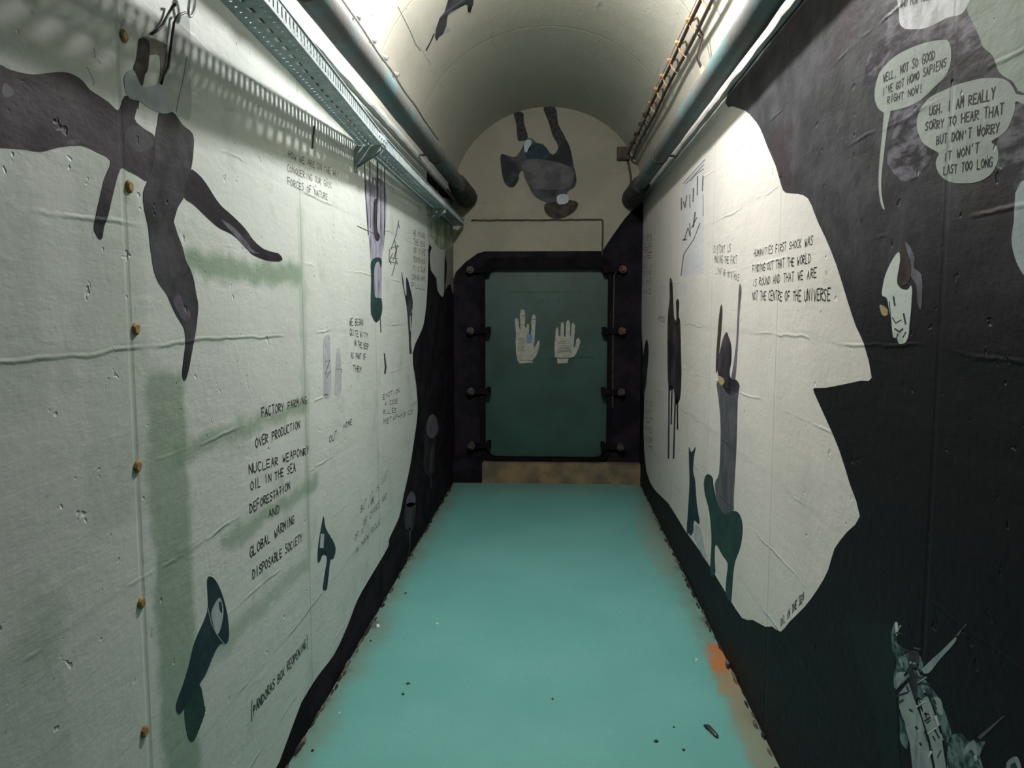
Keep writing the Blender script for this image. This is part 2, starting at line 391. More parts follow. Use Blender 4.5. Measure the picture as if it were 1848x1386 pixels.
patch(bm, 'L', Z690([(835, 560), (850, 800), (830, 1060), (830, 1110), (880, 1040), (905, 1080), (930, 1180), (960, 1050), (985, 900), (1000, 560)]), 3, 3, 2)
patch(bm, 'L', Z690([(600, -60), (600, 150), (640, 420), (720, 540), (800, 590), (960, 540), (990, 400), (1000, -60)]), 4, 4, 2)
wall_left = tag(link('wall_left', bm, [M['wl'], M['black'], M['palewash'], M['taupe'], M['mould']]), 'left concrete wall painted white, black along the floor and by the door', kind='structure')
# end wall with the door opening
OX0, OX1, OZ0, OZ1 = -0.575, 0.445, 0.165, 1.79
bm = bmesh.new()
hole = []
rr = 0.10
for cx, cz, a0 in ((OX1 - rr, OZ1 - rr, 0), (OX0 + rr, OZ1 - rr, 90)):
    for k in range(7):
        a = math.radians(a0 + k * 15); hole.append((cx + rr * math.cos(a), cz + rr * math.sin(a)))
hole += [(OX0, OZ0), (OX1, OZ0)]
# outline of the end wall: floor, sides, arch
out = [(XL, 0), (XR, 0), (XR, SPR)]
for k in range(1, 32):
    a = PI * k / 32; out.append((VCX + VA * math.cos(a), SPR + VH * math.sin(a)))
out += [(XL, SPR)]
def plate(bm, loops, y0, y1, mi=0):
    fl = [[Vector((x, z, 0)) for x, z in l] for l in loops]
    flat = [p for l in fl for p in l]
    vf = [bm.verts.new((p.x, y0, p.y)) for p in flat]; vb = [bm.verts.new((p.x, y1, p.y)) for p in flat]
    for t in tessellate_polygon(fl):
        f = bm.faces.new([vf[i] for i in t]); f.normal_update(); f.material_index = mi
        if f.normal.y > 0: f.normal_flip()
        f = bm.faces.new([vb[i] for i in t]); f.normal_update(); f.material_index = mi
        if f.normal.y < 0: f.normal_flip()
    k = 0
    for l in fl:
        n = len(l)
        for i in range(n): bm.faces.new([vf[k + i], vf[k + (i + 1) % n], vb[k + (i + 1) % n], vb[k + i]]).material_index = mi
        k += n
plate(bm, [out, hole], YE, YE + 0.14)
# black paint on the end wall around the door (two halves, left and right of the opening, and the lintel strip)
def wpts(l): return [(x, YE, z) for x, z in l]
hl = [h for h in hole]
lint = [(XL, 1.66), (-0.80, 1.72), (-0.72, 1.80), (-0.62, 1.87), (-0.56, 1.885), (0.385, 1.885)]
tri = [(0.385, 1.885), (0.46, 2.0), (0.56, 2.14), (0.66, 2.25), (XR, 2.27)]
patch(bm, 'E', None, 1, 1, 0, world=wpts([(XL, 0.002), (OX0, 0.002), (OX0, OZ1 - rr)] + hole[7:14][::-1] + [(0.0, OZ1), (0.0, 1.885)] + [(-0.56, 1.885), (-0.62, 1.87), (-0.72, 1.80), (-0.80, 1.72), (XL, 1.66)]))
patch(bm, 'E', None, 1, 1, 0, world=wpts([(0.0, 1.885), (0.0, OZ1)] + hole[0:7][::-1] + [(OX1, OZ0), (OX1, 0.002), (XR, 0.002), (XR, 2.27), (0.66, 2.25), (0.56, 2.14), (0.46, 2.0), (0.385, 1.885)]))
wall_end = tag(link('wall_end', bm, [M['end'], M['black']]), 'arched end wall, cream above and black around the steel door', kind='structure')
bm = bmesh.new(); plate(bm, [out], YB - 0.2, YB)
tag(link('wall_rear', bm, [M['end']]), 'arched rear wall of the corridor', kind='structure')
# vault
bm = bmesh.new()
NS = 64
ri, ro = [], []
for yy in (YB, YE + 0.14):
    ri.append([bm.verts.new((VCX + VA * math.cos(PI * k / NS), yy, SPR + VH * math.sin(PI * k / NS))) for k in range(NS + 1)])
    ro.append([bm.verts.new((VCX + (VA + 0.2) * math.cos(PI * k / NS), yy, SPR + (VH + 0.2) * math.sin(PI * k / NS))) for k in range(NS + 1)])
for k in range(NS):
    bm.faces.new([ri[0][k], ri[0][k + 1], ri[1][k + 1], ri[1][k]])
dup = lambda row: [bm.verts.new(v.co) for v in row]
ri = [dup(ri[0]), dup(ri[1])]
for k in range(NS):
    bm.faces.new([ro[0][k], ro[1][k], ro[1][k + 1], ro[0][k + 1]])
    for j in (0, 1): bm.faces.new([ri[j][k], ri[j][k + 1], ro[j][k + 1], ro[j][k]])
for k in (0, NS): bm.faces.new([ri[0][k], ri[1][k], ro[1][k], ro[0][k]])
ceiling = tag(link('ceiling', bm, [M['vault']], smooth_faces=False), 'pale barrel vaulted concrete ceiling', kind='structure')
for p in list(ceiling.data.polygons)[:NS]: p.use_smooth = True
# the projecting lip where the vault springs from each wall
def lip(name, side, label):
    bm = bmesh.new(); X = XL if side < 0 else XR; n = 130; rows = []
    r = random.Random(3 + side)
    prof = [(0.0, -0.004), (0.016, 0.0), (0.021, 0.012), (0.018, 0.036), (0.0, 0.048)]
    for i in range(n + 1):
        y = YB + (YE - YB) * i / n; j = r.uniform(-0.003, 0.003)
        rows.append([bm.verts.new((X - side * (a + (j if 0 < a else -0.002)), y, SPR + b + r.uniform(-.002, .002))) for a, b in prof])
    for a, b in zip(rows, rows[1:]):
        for k in range(len(prof) - 1): bm.faces.new([a[k], a[k + 1], b[k + 1], b[k]])
    o = tag(link(name, bm, [M['wr'] if side > 0 else M['wl']]), label, kind='structure')
    bm = bmesh.new(); bm.from_mesh(o.data); bmesh.ops.recalc_face_normals(bm, faces=bm.faces); bm.to_mesh(o.data); bm.free()
lip('trim_1', -1, 'pale rough lip where the vault meets the left wall')
lip('trim_2', 1, 'pale rough lip where the vault meets the right wall')
# sill and the black block at its left
bm = bmesh.new(); box(bm, OX0 - 0.008, XR, YE - 0.09, YE + 0.0, 0, 0.165); box(bm, OX0, OX1, YE, YE + 0.07, 0.0, 0.165)
bmesh.ops.bevel(bm, geom=[e for e in bm.edges if abs(e.verts[0].co.z - 0.165) < 1e-4 and abs(e.verts[1].co.z - 0.165) < 1e-4], offset=0.01, segments=2)
tag(link('trim_3', bm, [M['sill']]), 'worn ochre concrete step under the steel door', kind='structure')
bm = bmesh.new(); box(bm, XL, OX0 - 0.008, YE - 0.10, YE, 0, 0.20)
tag(link('trim_4', bm, [M['black']]), 'black concrete plinth left of the door step', kind='structure')

# ------------------------------------------------------------------ the door
door = tag(empty('door_1', (-0.065, YE + 0.07, 0.165), 'dark green steel blast door with two white painted hands', 'door'), kind='structure')
del door['category']
bm = bmesh.new()
def rrect(x0, x1, z0, z1, r, n=6):
    o = []
    for cx, cz, a0 in ((x1 - r, z1 - r, 0), (x0 + r, z1 - r, 90), (x0 + r, z0 + r, 180), (x1 - r, z0 + r, 270)):
        for k in range(n + 1):
            a = math.radians(a0 + 90 * k / n); o.append((cx + r * math.cos(a), cz + r * math.sin(a)))
    return o
plate(bm, [rrect(OX0 + 0.002, OX1 - 0.002, OZ0 + 0.002, OZ1 - 0.002, 0.10)], YE + 0.07, YE + 0.13)
leaf = link('door_leaf', bm, [M['leaf']], door)
bm = bmesh.new()
plate(bm, [rrect(OX0 - 0.028, OX1 + 0.028, OZ0 + 0.003, OZ1 + 0.045, 0.12), rrect(OX0 + 0.008, OX1 - 0.008, OZ0 + 0.03, OZ1 - 0.04, 0.10)], YE - 0.020, YE + 0.068)
fr = link('door_frame', bm, [M['blacksteel']], door)
bm = bmesh.new(); tube(bm, [(OX1 + 0.035, YE - 0.025, 0.62), (OX1 + 0.032, YE - 0.025, 1.2), (OX1 + 0.035, YE - 0.025, 1.68), (OX1 + 0.05, YE - 0.03, 1.72)], 0.006, 8)
link('seal_strip', bm, [M['wornsteel']], door)
for side in (-1, 1):
    for zc in (1.735, 1.245, 0.75, 0.30):
        X = OX0 if side < 0 else OX1
        bm = bmesh.new()
        a = X - side * 0.055; b = X + side * 0.115
        box(bm, min(a, b), max(a, b), YE - 0.048, YE - 0.022, zc - 0.022, zc + 0.022)
        box(bm, min(a, a + side * 0.03), max(a, a + side * 0.03), YE - 0.05, YE + 0.066, zc - 0.03, zc + 0.03)
        bmesh.ops.bevel(bm, geom=bm.edges[:], offset=0.006, segments=2)
        cl = link('door_clamp', bm, [M['blacksteel']], door)
        bm = bmesh.new()
        bx = X + side * 0.10
        tube(bm, [(bx, YE - 0.0, zc), (bx, YE - 0.075, zc)], [0.030, 0.030], 12)
        tube(bm, [(bx, YE - 0.07, zc), (bx, YE - 0.10, zc)], [0.018, 0.015], 6)
        link('clamp_boss', bm, [M['boss_rust'] if (side > 0 and zc > 1.0) else M['wornsteel']], cl)
Z860 = lambda p: Q(860, 470, 6.025, p)
def sub_art(name, plane, items, parent, label=None):
    """items: (material, [patches in px], layer) joined into one painted mesh"""
    bm = bmesh.new(); mats = []
    for it in items:
        mat, kind_, data = it[0], it[1], it[2]
        if mat not in mats: mats.append(mat)
        mi = mats.index(mat); lay = it[3] if len(it) > 3 else 3
        if kind_ == 'p': patch(bm, plane, data, lay, mi, 3)
        elif kind_ == 'h': patch(bm, plane, data, lay, mi, 0)
        elif kind_ == 's': stroke(bm, plane, data, it[4] if len(it) > 4 else 1.5, lay, mi)
    o = link(name, bm, [M[m] for m in mats], parent)
    if label: o['label'] = label
    return o
hand1 = [(445, 1090), (430, 1000), (425, 880), (430, 800), (420, 700), (415, 640), (435, 620), (455, 640), (460, 720), (475, 760), (478, 680), (470, 600), (478, 545), (500, 528), (525, 550), (530, 640), (525, 720), (540, 740), (548, 690), (570, 690),
         (572, 760), (565, 800), (590, 800), (600, 740), (592, 680), (602, 610), (622, 582), (645, 610), (642, 680), (635, 780), (630, 880), (622, 950), (640, 930), (665, 880), (683, 870), (685, 920), (665, 1000), (640, 1050), (600, 1090), (620, 1110), (470, 1120)]
hand2 = [(850, 1050), (848, 930), (855, 850), (862, 740), (880, 725), (892, 750), (890, 820), (912, 820), (915, 740), (918, 680), (938, 668), (952, 690), (950, 780), (950, 830), (968, 830), (972, 740), (975, 670), (995, 642), (1015, 670), (1018, 760), (1018, 830), (1028, 820), (1030, 740), (1035, 690), (1055, 678), (1072, 710), (1065, 800),
         (1058, 880), (1055, 950), (1075, 930), (1085, 860), (1110, 838), (1130, 880), (1115, 940), (1090, 1000), (1060, 1045), (1000, 1065), (990, 1115), (880, 1120), (875, 1065)]
rs = random.Random(5)
scr = lambda x0, x1, y0, y1, n: [('faint', 's', Z860([(x0 + rs.uniform(0, 6), y), ((x0 + x1) / 2, y - rs.uniform(4, 14)), (x1, y - rs.uniform(-4, 10))]), 4, 0.8) for y in [y0 + (y1 - y0) * i / n for i in range(n)]]
h1 = sub_art('painted_hand', 'D', [('hand_paint', 'h', Z860(hand1)), ('bluemark', 'p', Z860([(548, 810), (600, 800), (602, 890), (550, 895)]), 4)] + scr(450, 520, 860, 1000, 6) + [('faint', 's', Z860([(475, 700), (540, 700)]), 4, 1), ('faint', 's', Z860([(480, 600), (525, 600)]), 4, 1), ('faint', 's', Z860([(600, 640), (645, 640)]), 4, 1), ('faint', 's', Z860([(470, 1085), (600, 1085)]), 4, 1)], leaf, 'white painted left hand with a blue mark')
h2 = sub_art('painted_hand', 'D', [('hand_paint', 'h', Z860(hand2))] + scr(880, 1030, 890, 1020, 7) + [('ink', 's', Z860([(858, 1062), (1050, 1062)]), 4, 1.6)], leaf, 'white painted right hand')
sub_art('painted_text', 'D', [('faint', 's', Z860([(x, 350 + rs.uniform(-12, 12)), (x + 18, 335 + rs.uniform(-10, 20)), (x + 30, 355)]), 3, 1.2) for x in range(300, 1150, 48)] +
        [('faint', 's', Z860([(x, 440 + rs.uniform(-12, 12)), (x + 18, 425 + rs.uniform(-10, 20)), (x + 30, 445)]), 3, 1.0) for x in range(640, 1120, 60)] +
        [('faint', 's', Z860([(800, 1080), (860, 1070)]), 3, 4), ('faint', 's', Z860([(1050, 1060), (1270, 1050)]), 3, 3)], leaf, 'faint dark lettering across the upper door')
# ------------------------------------------------------------------ hand lettering
G = {'A': [[(0, 0), (.5, 1), (1, 0)], [(.2, .4), (.8, .4)]], 'B': [[(0, 0), (0, 1), (.8, .9), (.8, .6), (0, .5), (.9, .4), (.9, .1), (0, 0)]],
     'C': [[(1, .9), (.4, 1), (0, .6), (0, .3), (.4, 0), (1, .1)]], 'D': [[(0, 0), (0, 1), (.7, .85), (1, .5), (.7, .1), (0, 0)]],
     'E': [[(1, 1), (0, 1), (0, 0), (1, 0)], [(0, .5), (.8, .5)]], 'F': [[(1, 1), (0, 1), (0, 0)], [(0, .5), (.8, .5)]],
     'G': [[(1, .9), (.4, 1), (0, .6), (0, .3), (.4, 0), (1, .1), (1, .45), (.5, .45)]], 'H': [[(0, 0), (0, 1)], [(1, 0), (1, 1)], [(0, .5), (1, .5)]],
     'I': [[(.5, 0), (.5, 1)]], 'J': [[(.9, 1), (.9, .2), (.5, 0), (.1, .2)]], 'K': [[(0, 0), (0, 1)], [(.9, 1), (0, .45), (1, 0)]],
     'L': [[(0, 1), (0, 0), (.9, 0)]], 'M': [[(0, 0), (.1, 1), (.5, .4), (.9, 1), (1, 0)]], 'N': [[(0, 0), (0, 1), (1, 0), (1, 1)]],
     'O': [[(.5, 1), (0, .7), (0, .3), (.5, 0), (1, .3), (1, .7), (.5, 1)]], 'P': [[(0, 0), (0, 1), (.9, .9), (.9, .55), (0, .45)]],
     'Q': [[(.5, 1), (0, .7), (0, .3), (.5, 0), (1, .3), (1, .7), (.5, 1)], [(.6, .3), (1, -.1)]], 'R': [[(0, 0), (0, 1), (.9, .9), (.9, .6), (0, .5), (1, 0)]],
     'S': [[(1, .9), (.4, 1), (0, .75), (.9, .35), (.6, 0), (0, .1)]], 'T': [[(0, 1), (1, 1)], [(.5, 1), (.5, 0)]], 'U': [[(0, 1), (0, .2), (.5, 0), (1, .2), (1, 1)]],
     'V': [[(0, 1), (.5, 0), (1, 1)]], 'W': [[(0, 1), (.25, 0), (.5, .6), (.75, 0), (1, 1)]], 'X': [[(0, 0), (1, 1)], [(0, 1), (1, 0)]],
     'Y': [[(0, 1), (.5, .5), (1, 1)], [(.5, .5), (.4, 0)]], 'Z': [[(0, 1), (1, 1), (0, 0), (1, 0)]], "'": [[(.5, 1), (.45, .75)]],
     '.': [[(.4, .1), (.5, 0)]], ',': [[(.5, .1), (.4, -.15)]], '!': [[(.5, 1), (.5, .3)], [(.5, .1), (.5, 0)]], '(': [[(.9, 1.5), (.4, .7), (.5, -.5)]], ')': [[(.3, 1.5), (.8, .7), (.5, -.5)]], ':': [[(.5, .6), (.5, .5)], [(.5, .1), (.5, 0)]]}
def letters(bm, plane, txt, p0, p1, h, wt=None, layer=3, mi=0):
    fn, nrm = PLANE[plane]
    A = fn(*p0); B = fn(*p1); H_ = (fn(p0[0], p0[1] - h) - A).length; H2 = H_
    if plane in 'LR': H2 = H_  # the same height along the line
    n = len(txt); d = (B - A) / max(n - 0.25, 1)
    up = Vector((0, 0, 1)); wid = (wt or 0.15) * H_
    r = random.Random(hash(len(txt)) + int(p0[0] * 7))
    for i, ch in enumerate(txt):
        if ch not in G: continue
        j = (r.uniform(-.06, .06) * H_, r.uniform(-.06, .06)); hh = H_ * r.uniform(.88, 1.1)
        for st in G[ch]:
            P = [A + d * (i + (x * 0.72) + j[1]) + up * (z * hh + j[0]) for x, z in st]
            for a, b in zip(P, P[1:]):
                e = (b - a); 
                if e.length < 1e-5: continue
                e.normalize(); s = e.cross(nrm).normalized() * wid / 2
                a2 = a - e * wid * .3; b2 = b + e * wid * .3
                off = nrm * (0.0002 * layer + r.uniform(0, 0.00006))
                v = [bm.verts.new(q + off) for q in (a2 + s, b2 + s, b2 - s, a2 - s)]
                f = bm.faces.new(v); f.normal_update(); f.material_index = mi
                if f.normal.dot(nrm) < 0: f.normal_flip()
def text_block(plane, lines, mat, parent, label, layer=3, wt=None):
    bm = bmesh.new()
    for ln in lines: letters(bm, plane, ln[0], ln[1], ln[2], ln[3], wt, layer)
    o = link('painted_text', bm, [M[mat]], parent); o['label'] = label
    return o
text_block('R', [('HUMANITIES FIRST SHOCK WAS', (1361, 464), (1467, 442), 12), ('FINDING OUT THAT THE WORLD', (1358, 492), (1463, 475), 13),
                 ('IS ROUND AND THAT WE ARE', (1359, 517), (1474, 501), 13), ('NOT THE CENTRE OF THE UNIVERSE', (1358, 542), (1498, 543), 15)], 'ink', wall_right, 'four lines of black hand lettering')
text_block('R', [('DISTORT US', (1288, 457), (1319, 455), 12), ('MAKING THE FACT', (1290, 474), (1330, 476), 12), ('THAT WE IN A HOLE', (1295, 493), (1334, 507), 10)], 'ink_soft', wall_right, 'three short faded lines of lettering')
text_block('R', [(s, (1160, y), (1176, y - 1), 8) for s, y in (('OVER', 434), ('THE AGE', 445), ('HERE', 455), ('WE', 466), ('WALK IN', 485), ('THE DARK', 498), ('ALONE', 513), ('AND', 531))], 'ink_soft', wall_right, 'tall narrow column of faded lettering by the door')
text_block('R', [(s, (1165, y), (1177, y + 3), 9) for s, y in (('THIS', 732), ('WAY', 746), ('OUT', 762), ('AND', 778), ('OVER', 796), ('IT', 812))], 'ink_soft', wall_right, 'faint greenish lettering low by the door')
text_block('R', [('OIL IN THE SEA', (1409, 1131), (1451, 1083), 15)], 'ink', wall_right, 'small slanting lettering at the foot of the white field')
text_block('R', [('ASS', (1188, 578), (1200, 582), 9)], 'ink', wall_right, 'tiny lettering beside the tall dark figure')
text_block('L', [('HOW WE ARE ON THE WAY', (520, 284), (611, 320), 12), ('CONQUERING OUR GODS', (518, 309), (598, 340), 12), ('FORCES OF NATURE', (519, 333), (591, 361), 13)], 'ink_soft', wall_left, 'three lines of lettering under the cable tray', wt=.12)
text_block('L', [('FACTORY FARMING', (472, 753), (553, 728), 16), ('OVER PRODUCTION', (461, 808), (541, 772), 17), ('NUCLEAR WEAPONRY', (449, 856), (558, 818), 17), ('OIL IN THE SEA', (452, 885), (533, 850), 17),
                 ('DEFORESTATION', (451, 926), (523, 883), 17), ('AND', (485, 935), (504, 925), 15), ('GLOBAL WARMING', (451, 1007), (531, 943), 18), ('DISPOSABLE SOCIETY', (456, 1046), (545, 976), 18)], 'ink', wall_left, 'tall list of black hand lettering')
text_block('L', [('(PANDORAS BOX REOPENING)', (452, 1296), (556, 1164), 18)], 'ink', wall_left, 'slanting bracketed line of lettering near the floor')
text_block('L', [('WE BEGAN', (631, 587), (655, 587), 12), ('QUITE WITTY', (631, 605), (664, 611), 11), ('IN THE DEEP', (638, 624), (665, 631), 11), ('AS PART OF', (633, 646), (660, 650), 11), ('THEM', (637, 669), (652, 671), 10)], 'ink', wall_left, 'short stacked lettering below the hanging figure')
text_block('L', [('EMOTION', (691, 721), (721, 708), 9), ('A CODE', (694, 733), (718, 727), 8), ('RULES', (692, 748), (715, 744), 8), ('METAPHYSICS', (692, 766), (744, 746), 9)], 'ink', wall_left, 'four small lines of lettering beside the black paint')
text_block('L', [('OUT', (594, 801), (608, 789), 12), ('HOME', (620, 775), (635, 766), 10)], 'ink', wall_left, 'two single words above the long list')
text_block('L', [('BUT IT IS JUST', (651, 926), (700, 860), 12), ('A GAME', (664, 919), (675, 905), 10), ('OF CHANCE AND', (656, 950), (698, 898), 12), ('OF A', (640, 977), (655, 962), 11), ('A NEW ROLE', (643, 999), (686, 944), 11)], 'ink_soft', wall_left, 'faint slanting lines of lettering low by the black edge', wt=.13)
text_block('L', [(s, (746 - (3 if i > 3 else 0), 424 + 16 * i), (767, 430 + 15.5 * i), 9) for i, s in enumerate(('WE FOUND', 'THE END', 'OF TIME', 'SOMEHOW', 'IT IS OUR', 'COMING HOME', 'FULL'))], 'ink_soft', wall_left, 'faded column of lettering by the black edge')
# speech bubbles
Z1560 = lambda p: Q(1560, 0, 5.774, p)
Z1640 = lambda p: Q(1640, 130, 6.6, p)
Z1250 = lambda p: Q(1250, 0, 3.08, p)
sub_art('painted_rock', 'R', [('rock2', 'p', Z1560([(300, -80), (250, 180), (230, 330), (120, 480), (40, 600), (-10, 900), (100, 850), (260, 700), (420, 1000), (220, 1180), (300, 1386), (240, 1700), (480, 1900), (760, 1500), (720, 1000), (900, 760), (1180, 520), (1230, 420), (1100, 150), (1080, -80)]), 2)], wall_right, 'streaky grey and violet painted rock around the bubbles')
sub_art('painted_rock', 'R', [('rock2', 'p', Z1560([(1380, 1250), (1640, 1060), (1900, 1100), (1900, 1900), (1400, 1950), (1320, 1650), (1400, 1450)]), 2)], wall_right, 'violet streaked rock right of the long bubble')
sub_art('painted_field', 'R', [('green_grey', 'p', Z1560([(1080, -400), (1070, 60), (1110, 190), (1200, 380), (1240, 490), (1340, 580), (1400, 740), (1480, 810), (1550, 850), (1600, 930), (1663, 970), (2400, 1300), (2600, 600), (2600, -400)]), 3)], wall_right, 'pale green grey painted field at the top corner')
sub_art('painted_field', 'R', [('pale', 'p', Q(1500, 400, 3.465, [(1190, -250), (1145, 0), (1130, 120), (1150, 220), (1180, 290), (1240, 350), (1500, 400), (1500, -250)]), 3)], wall_right, 'pale rounded painted shape at the picture edge')
sb = sub_art('speech_bubble', 'R', [('bubble_glare', 'p', Z1560([(365, 110), (368, 230), (430, 300), (600, 300), (700, 270), (800, 220), (880, 180), (980, 160), (1050, 110), (1120, -60), (1000, -200), (500, -200), (350, -60)]), 4)], wall_right, 'white bubble cut by the top of the picture, painted with lamp glare')
text_block('R', [('AND HOW ARE YOU', (1625, 14), (1700, -6), 13)], 'ink_soft', wall_right, 'faded lettering in the topmost bubble', 6)
sub_art('speech_bubble', 'R', [('bubble', 'p', Z1560([(830, 415), (880, 430), (905, 500), (908, 600), (890, 700), (840, 800), (740, 900), (640, 1000), (560, 1060), (430, 1120), (280, 1155), (220, 1180), (150, 1130), (115, 1050), (110, 950), (130, 850), (160, 760), (220, 680), (320, 590), (420, 530), (560, 470), (700, 430)]), 4),
                               ('bubble', 'p', Z1250([(1070, 605), (1102, 610), (1085, 700), (1065, 860), (1050, 1000), (1055, 1100), (1070, 1165), (1050, 1140), (1035, 1040), (1040, 900), (1055, 750)]), 3.4)], wall_right, 'small slanting speech bubble with a long thin tail')
text_block('R', [('WELL, NOT SO GOOD', (1595, 148), (1688, 106), 14), ("I'VE GOT HOMO SAPIENS", (1594, 173), (1708, 120), 13), ('RIGHT NOW!', (1602, 188), (1665, 166), 13)], 'ink', wall_right, 'lettering in the small slanting bubble', 6)
sub_art('speech_bubble', 'R', [('bubble', 'p', Z1640([(960, 70), (1100, 75), (1200, 120), (1260, 200), (1290, 260), (1386, 280), (1500, 330), (1500, 430), (1386, 390), (1280, 350), (1270, 450), (1200, 640), (1120, 740), (990, 830), (1050, 880), (1075, 980), (1060, 1080), (990, 1210), (850, 1300), (680, 1325), (500, 1310), (380, 1230), (330, 1120), (335, 1040), (360, 965), (250, 900), (160, 820), (105, 680), (105, 560), (150, 430), (260, 300), (420, 220), (560, 155), (720, 110), (850, 80)]), 4)], wall_right, 'large two lobed speech bubble')
text_block('R', [('UGH. I AM REALLY', (1678, 209), (1797, 178), 17), ('SORRY TO HEAR THAT', (1671, 236), (1812, 206), 15), ("BUT DON'T WORRY", (1691, 261), (1804, 239), 15), ("IT WON'T", (1704, 291), (1768, 275), 15), ('LAST TOO LONG', (1704, 315), (1792, 300), 15)], 'ink', wall_right, 'lettering in the large bubble', 6)
# painted figures, right wall
Z1140 = lambda p: Q(1140, 480, 3.645, p)
sub_art('painted_figure', 'R', [('brown', 'p', Z1140([(250, 90), (262, 85), (270, 130), (275, 250), (280, 340), (295, 350), (292, 240), (303, 218), (313, 240), (310, 330), (320, 370), (325, 560), (328, 700), (322, 850), (308, 900), (290, 905), (275, 810), (243, 810), (236, 600), (238, 330), (250, 220)])),
                                ('fig', 'p', Z1140([(250, 480), (310, 430), (322, 600), (324, 800), (300, 880), (270, 790), (248, 700)]), 4)] +
        [('fig', 's', Z1140([(a, 790), (b, c)]), 3, 2.6) for a, b, c in ((247, 243, 1265), (266, 260, 1040), (290, 276, 1265), (300, 302, 1075))], wall_right, 'thin dark standing figure with long dripping legs')
sub_art('painted_figure', 'R', [('fig2', 'p', Z1140([(92, 495), (98, 485), (106, 500), (112, 560), (104, 680), (94, 790), (80, 850), (70, 820), (66, 700), (80, 560)]))], wall_right, 'small dark sliver of a figure beside the black paint')
zb = Z1140b
sub_art('painted_figure', 'R', [('trunk', 'p', zb([(400, 170), (495, 180), (492, 260), (486, 480), (474, 700), (470, 778), (430, 797), (400, 740), (385, 650), (405, 600), (412, 450), (410, 330), (402, 250)])),
                                ('fig', 'p', Z1140([(625, 435), (600, 480), (578, 580), (566, 660), (570, 720), (600, 790), (640, 845), (690, 835), (703, 780), (690, 750), (655, 740), (645, 700), (657, 620), (655, 520), (638, 465)]), 4),
                                ('brown', 'p', Z1140([(590, 252), (598, 300), (590, 430), (578, 560), (572, 650), (555, 705), (556, 600), (560, 530), (575, 330)]), 3),
                                ('violet', 'p', Z1140([(715, 118), (724, 160), (712, 300), (697, 560), (682, 745), (655, 745), (668, 660), (688, 500), (700, 250), (707, 140)]), 3),
                                ('tan', 'p', Z1140([(572, 725), (600, 735), (612, 760), (590, 790), (575, 770)]), 5),
                                ('dkgreen', 'p', zb([(335, 640), (350, 605), (375, 620), (380, 660), (400, 740), (430, 790), (470, 775), (500, 790), (515, 850), (505, 940), (480, 1010), (470, 1080), (462, 1190), (450, 1190), (436, 1160), (440, 1080), (445, 1020), (420, 980), (390, 930), (385, 1000), (388, 1060), (375, 1080), (363, 1060), (366, 1000), (370, 900), (360, 780), (340, 700)]), 4)], wall_right, 'tall figure with raised arms, grey trunk and dark green base')
sub_art('painted_animal', 'R', [('navy', 'p', zb([(265, 480), (275, 502), (285, 495), (298, 478), (290, 520), (285, 590), (295, 640), (302, 740), (315, 835), (290, 820), (285, 870), (275, 890), (266, 880), (255, 870), (262, 760), (268, 640), (266, 560)])), ('wash', 'p', zb([(290, 840), (320, 860), (340, 960), (360, 1020), (330, 985), (290, 900)]), 2)], wall_right, 'small blue black upright animal')
Z1140c = lambda p: Q(1140, 260, 4.62, p)
sub_art('painted_drawing', 'R', [('bluepanel', 'h', Z1140c([(425, 345), (605, 125), (600, 1055), (418, 1105)]), 2)] +
        [('ink_soft', 's', Z1140c(l), 3, w_) for l, w_ in [([(430, 330), (500, 250), (610, 130)], 1.3), ([(450, 335), (530, 250), (602, 170)], 1.3), ([(490, 310), (540, 250), (600, 207)], 1.3), ([(517, 370), (512, 480)], 2.4), ([(550, 270), (548, 425)], 2), ([(596, 265), (590, 390)], 2), ([(415, 450), (415, 550)], 2.2),
          ([(460, 430), (445, 530), (432, 480)], 2), ([(485, 420), (487, 530)], 1.6), ([(530, 570), (515, 690)], 2.4), ([(545, 610), (500, 700)], 1.6), ([(440, 800), (470, 700), (490, 770), (485, 660)], 1.6), ([(430, 800), (455, 795)], 3), ([(570, 660), (520, 790), (435, 920), (410, 1100)], 1.5), ([(595, 420), (598, 600)], 1)]], wall_right, 'sketch of black pen strokes on a pale bluish panel')
Z1500 = lambda p: Q(1500, 400, 3.465, p)
sub_art('painted_skull', 'R', [('skull', 'p', Z1500([(425, 190), (432, 250), (418, 330), (415, 385), (440, 420), (480, 425), (500, 400), (508, 430), (505, 480), (500, 560), (490, 650), (487, 700), (470, 750), (430, 765), (410, 730), (390, 720), (380, 640), (365, 560), (350, 480), (320, 460), (325, 400), (345, 320), (390, 230)])),
                               ('violet', 'p', Z1500([(465, 130), (490, 150), (525, 220), (520, 290), (565, 330), (572, 430), (562, 550), (540, 500), (535, 400), (500, 340), (503, 280), (480, 200)])), ('tan', 'p', Z1500([(305, 520), (350, 545), (352, 585), (320, 582)])),
                               ('brown', 'p', Z1500([(440, 160), (462, 180), (490, 230), (503, 290), (498, 345), (480, 385), (450, 400), (428, 380), (425, 300), (436, 230)]), 4), ('dkgreen', 's', Z1500([(392, 470), (400, 525)]), 4, 3), ('ink', 's', Z1500([(385, 600), (405, 635), (440, 615)]), 4, 2), ('ink', 's', Z1500([(455, 575), (468, 640)]), 4, 3), ('brown', 's', Z1500([(400, 670), (430, 690), (450, 670)]), 4, 3), ('ink', 's', Z1500([(410, 735), (420, 700)]), 4, 2), ('ink', 's', Z1500([(470, 690), (450, 725)]), 4, 2), ('dkgreen', 's', Z1500([(365, 500), (378, 640), (385, 720)]), 4, 1.5)], wall_right, 'pale cow skull painted on the dark rock')
Z1400 = lambda p: Q(1400, 1050, 4.125, p)
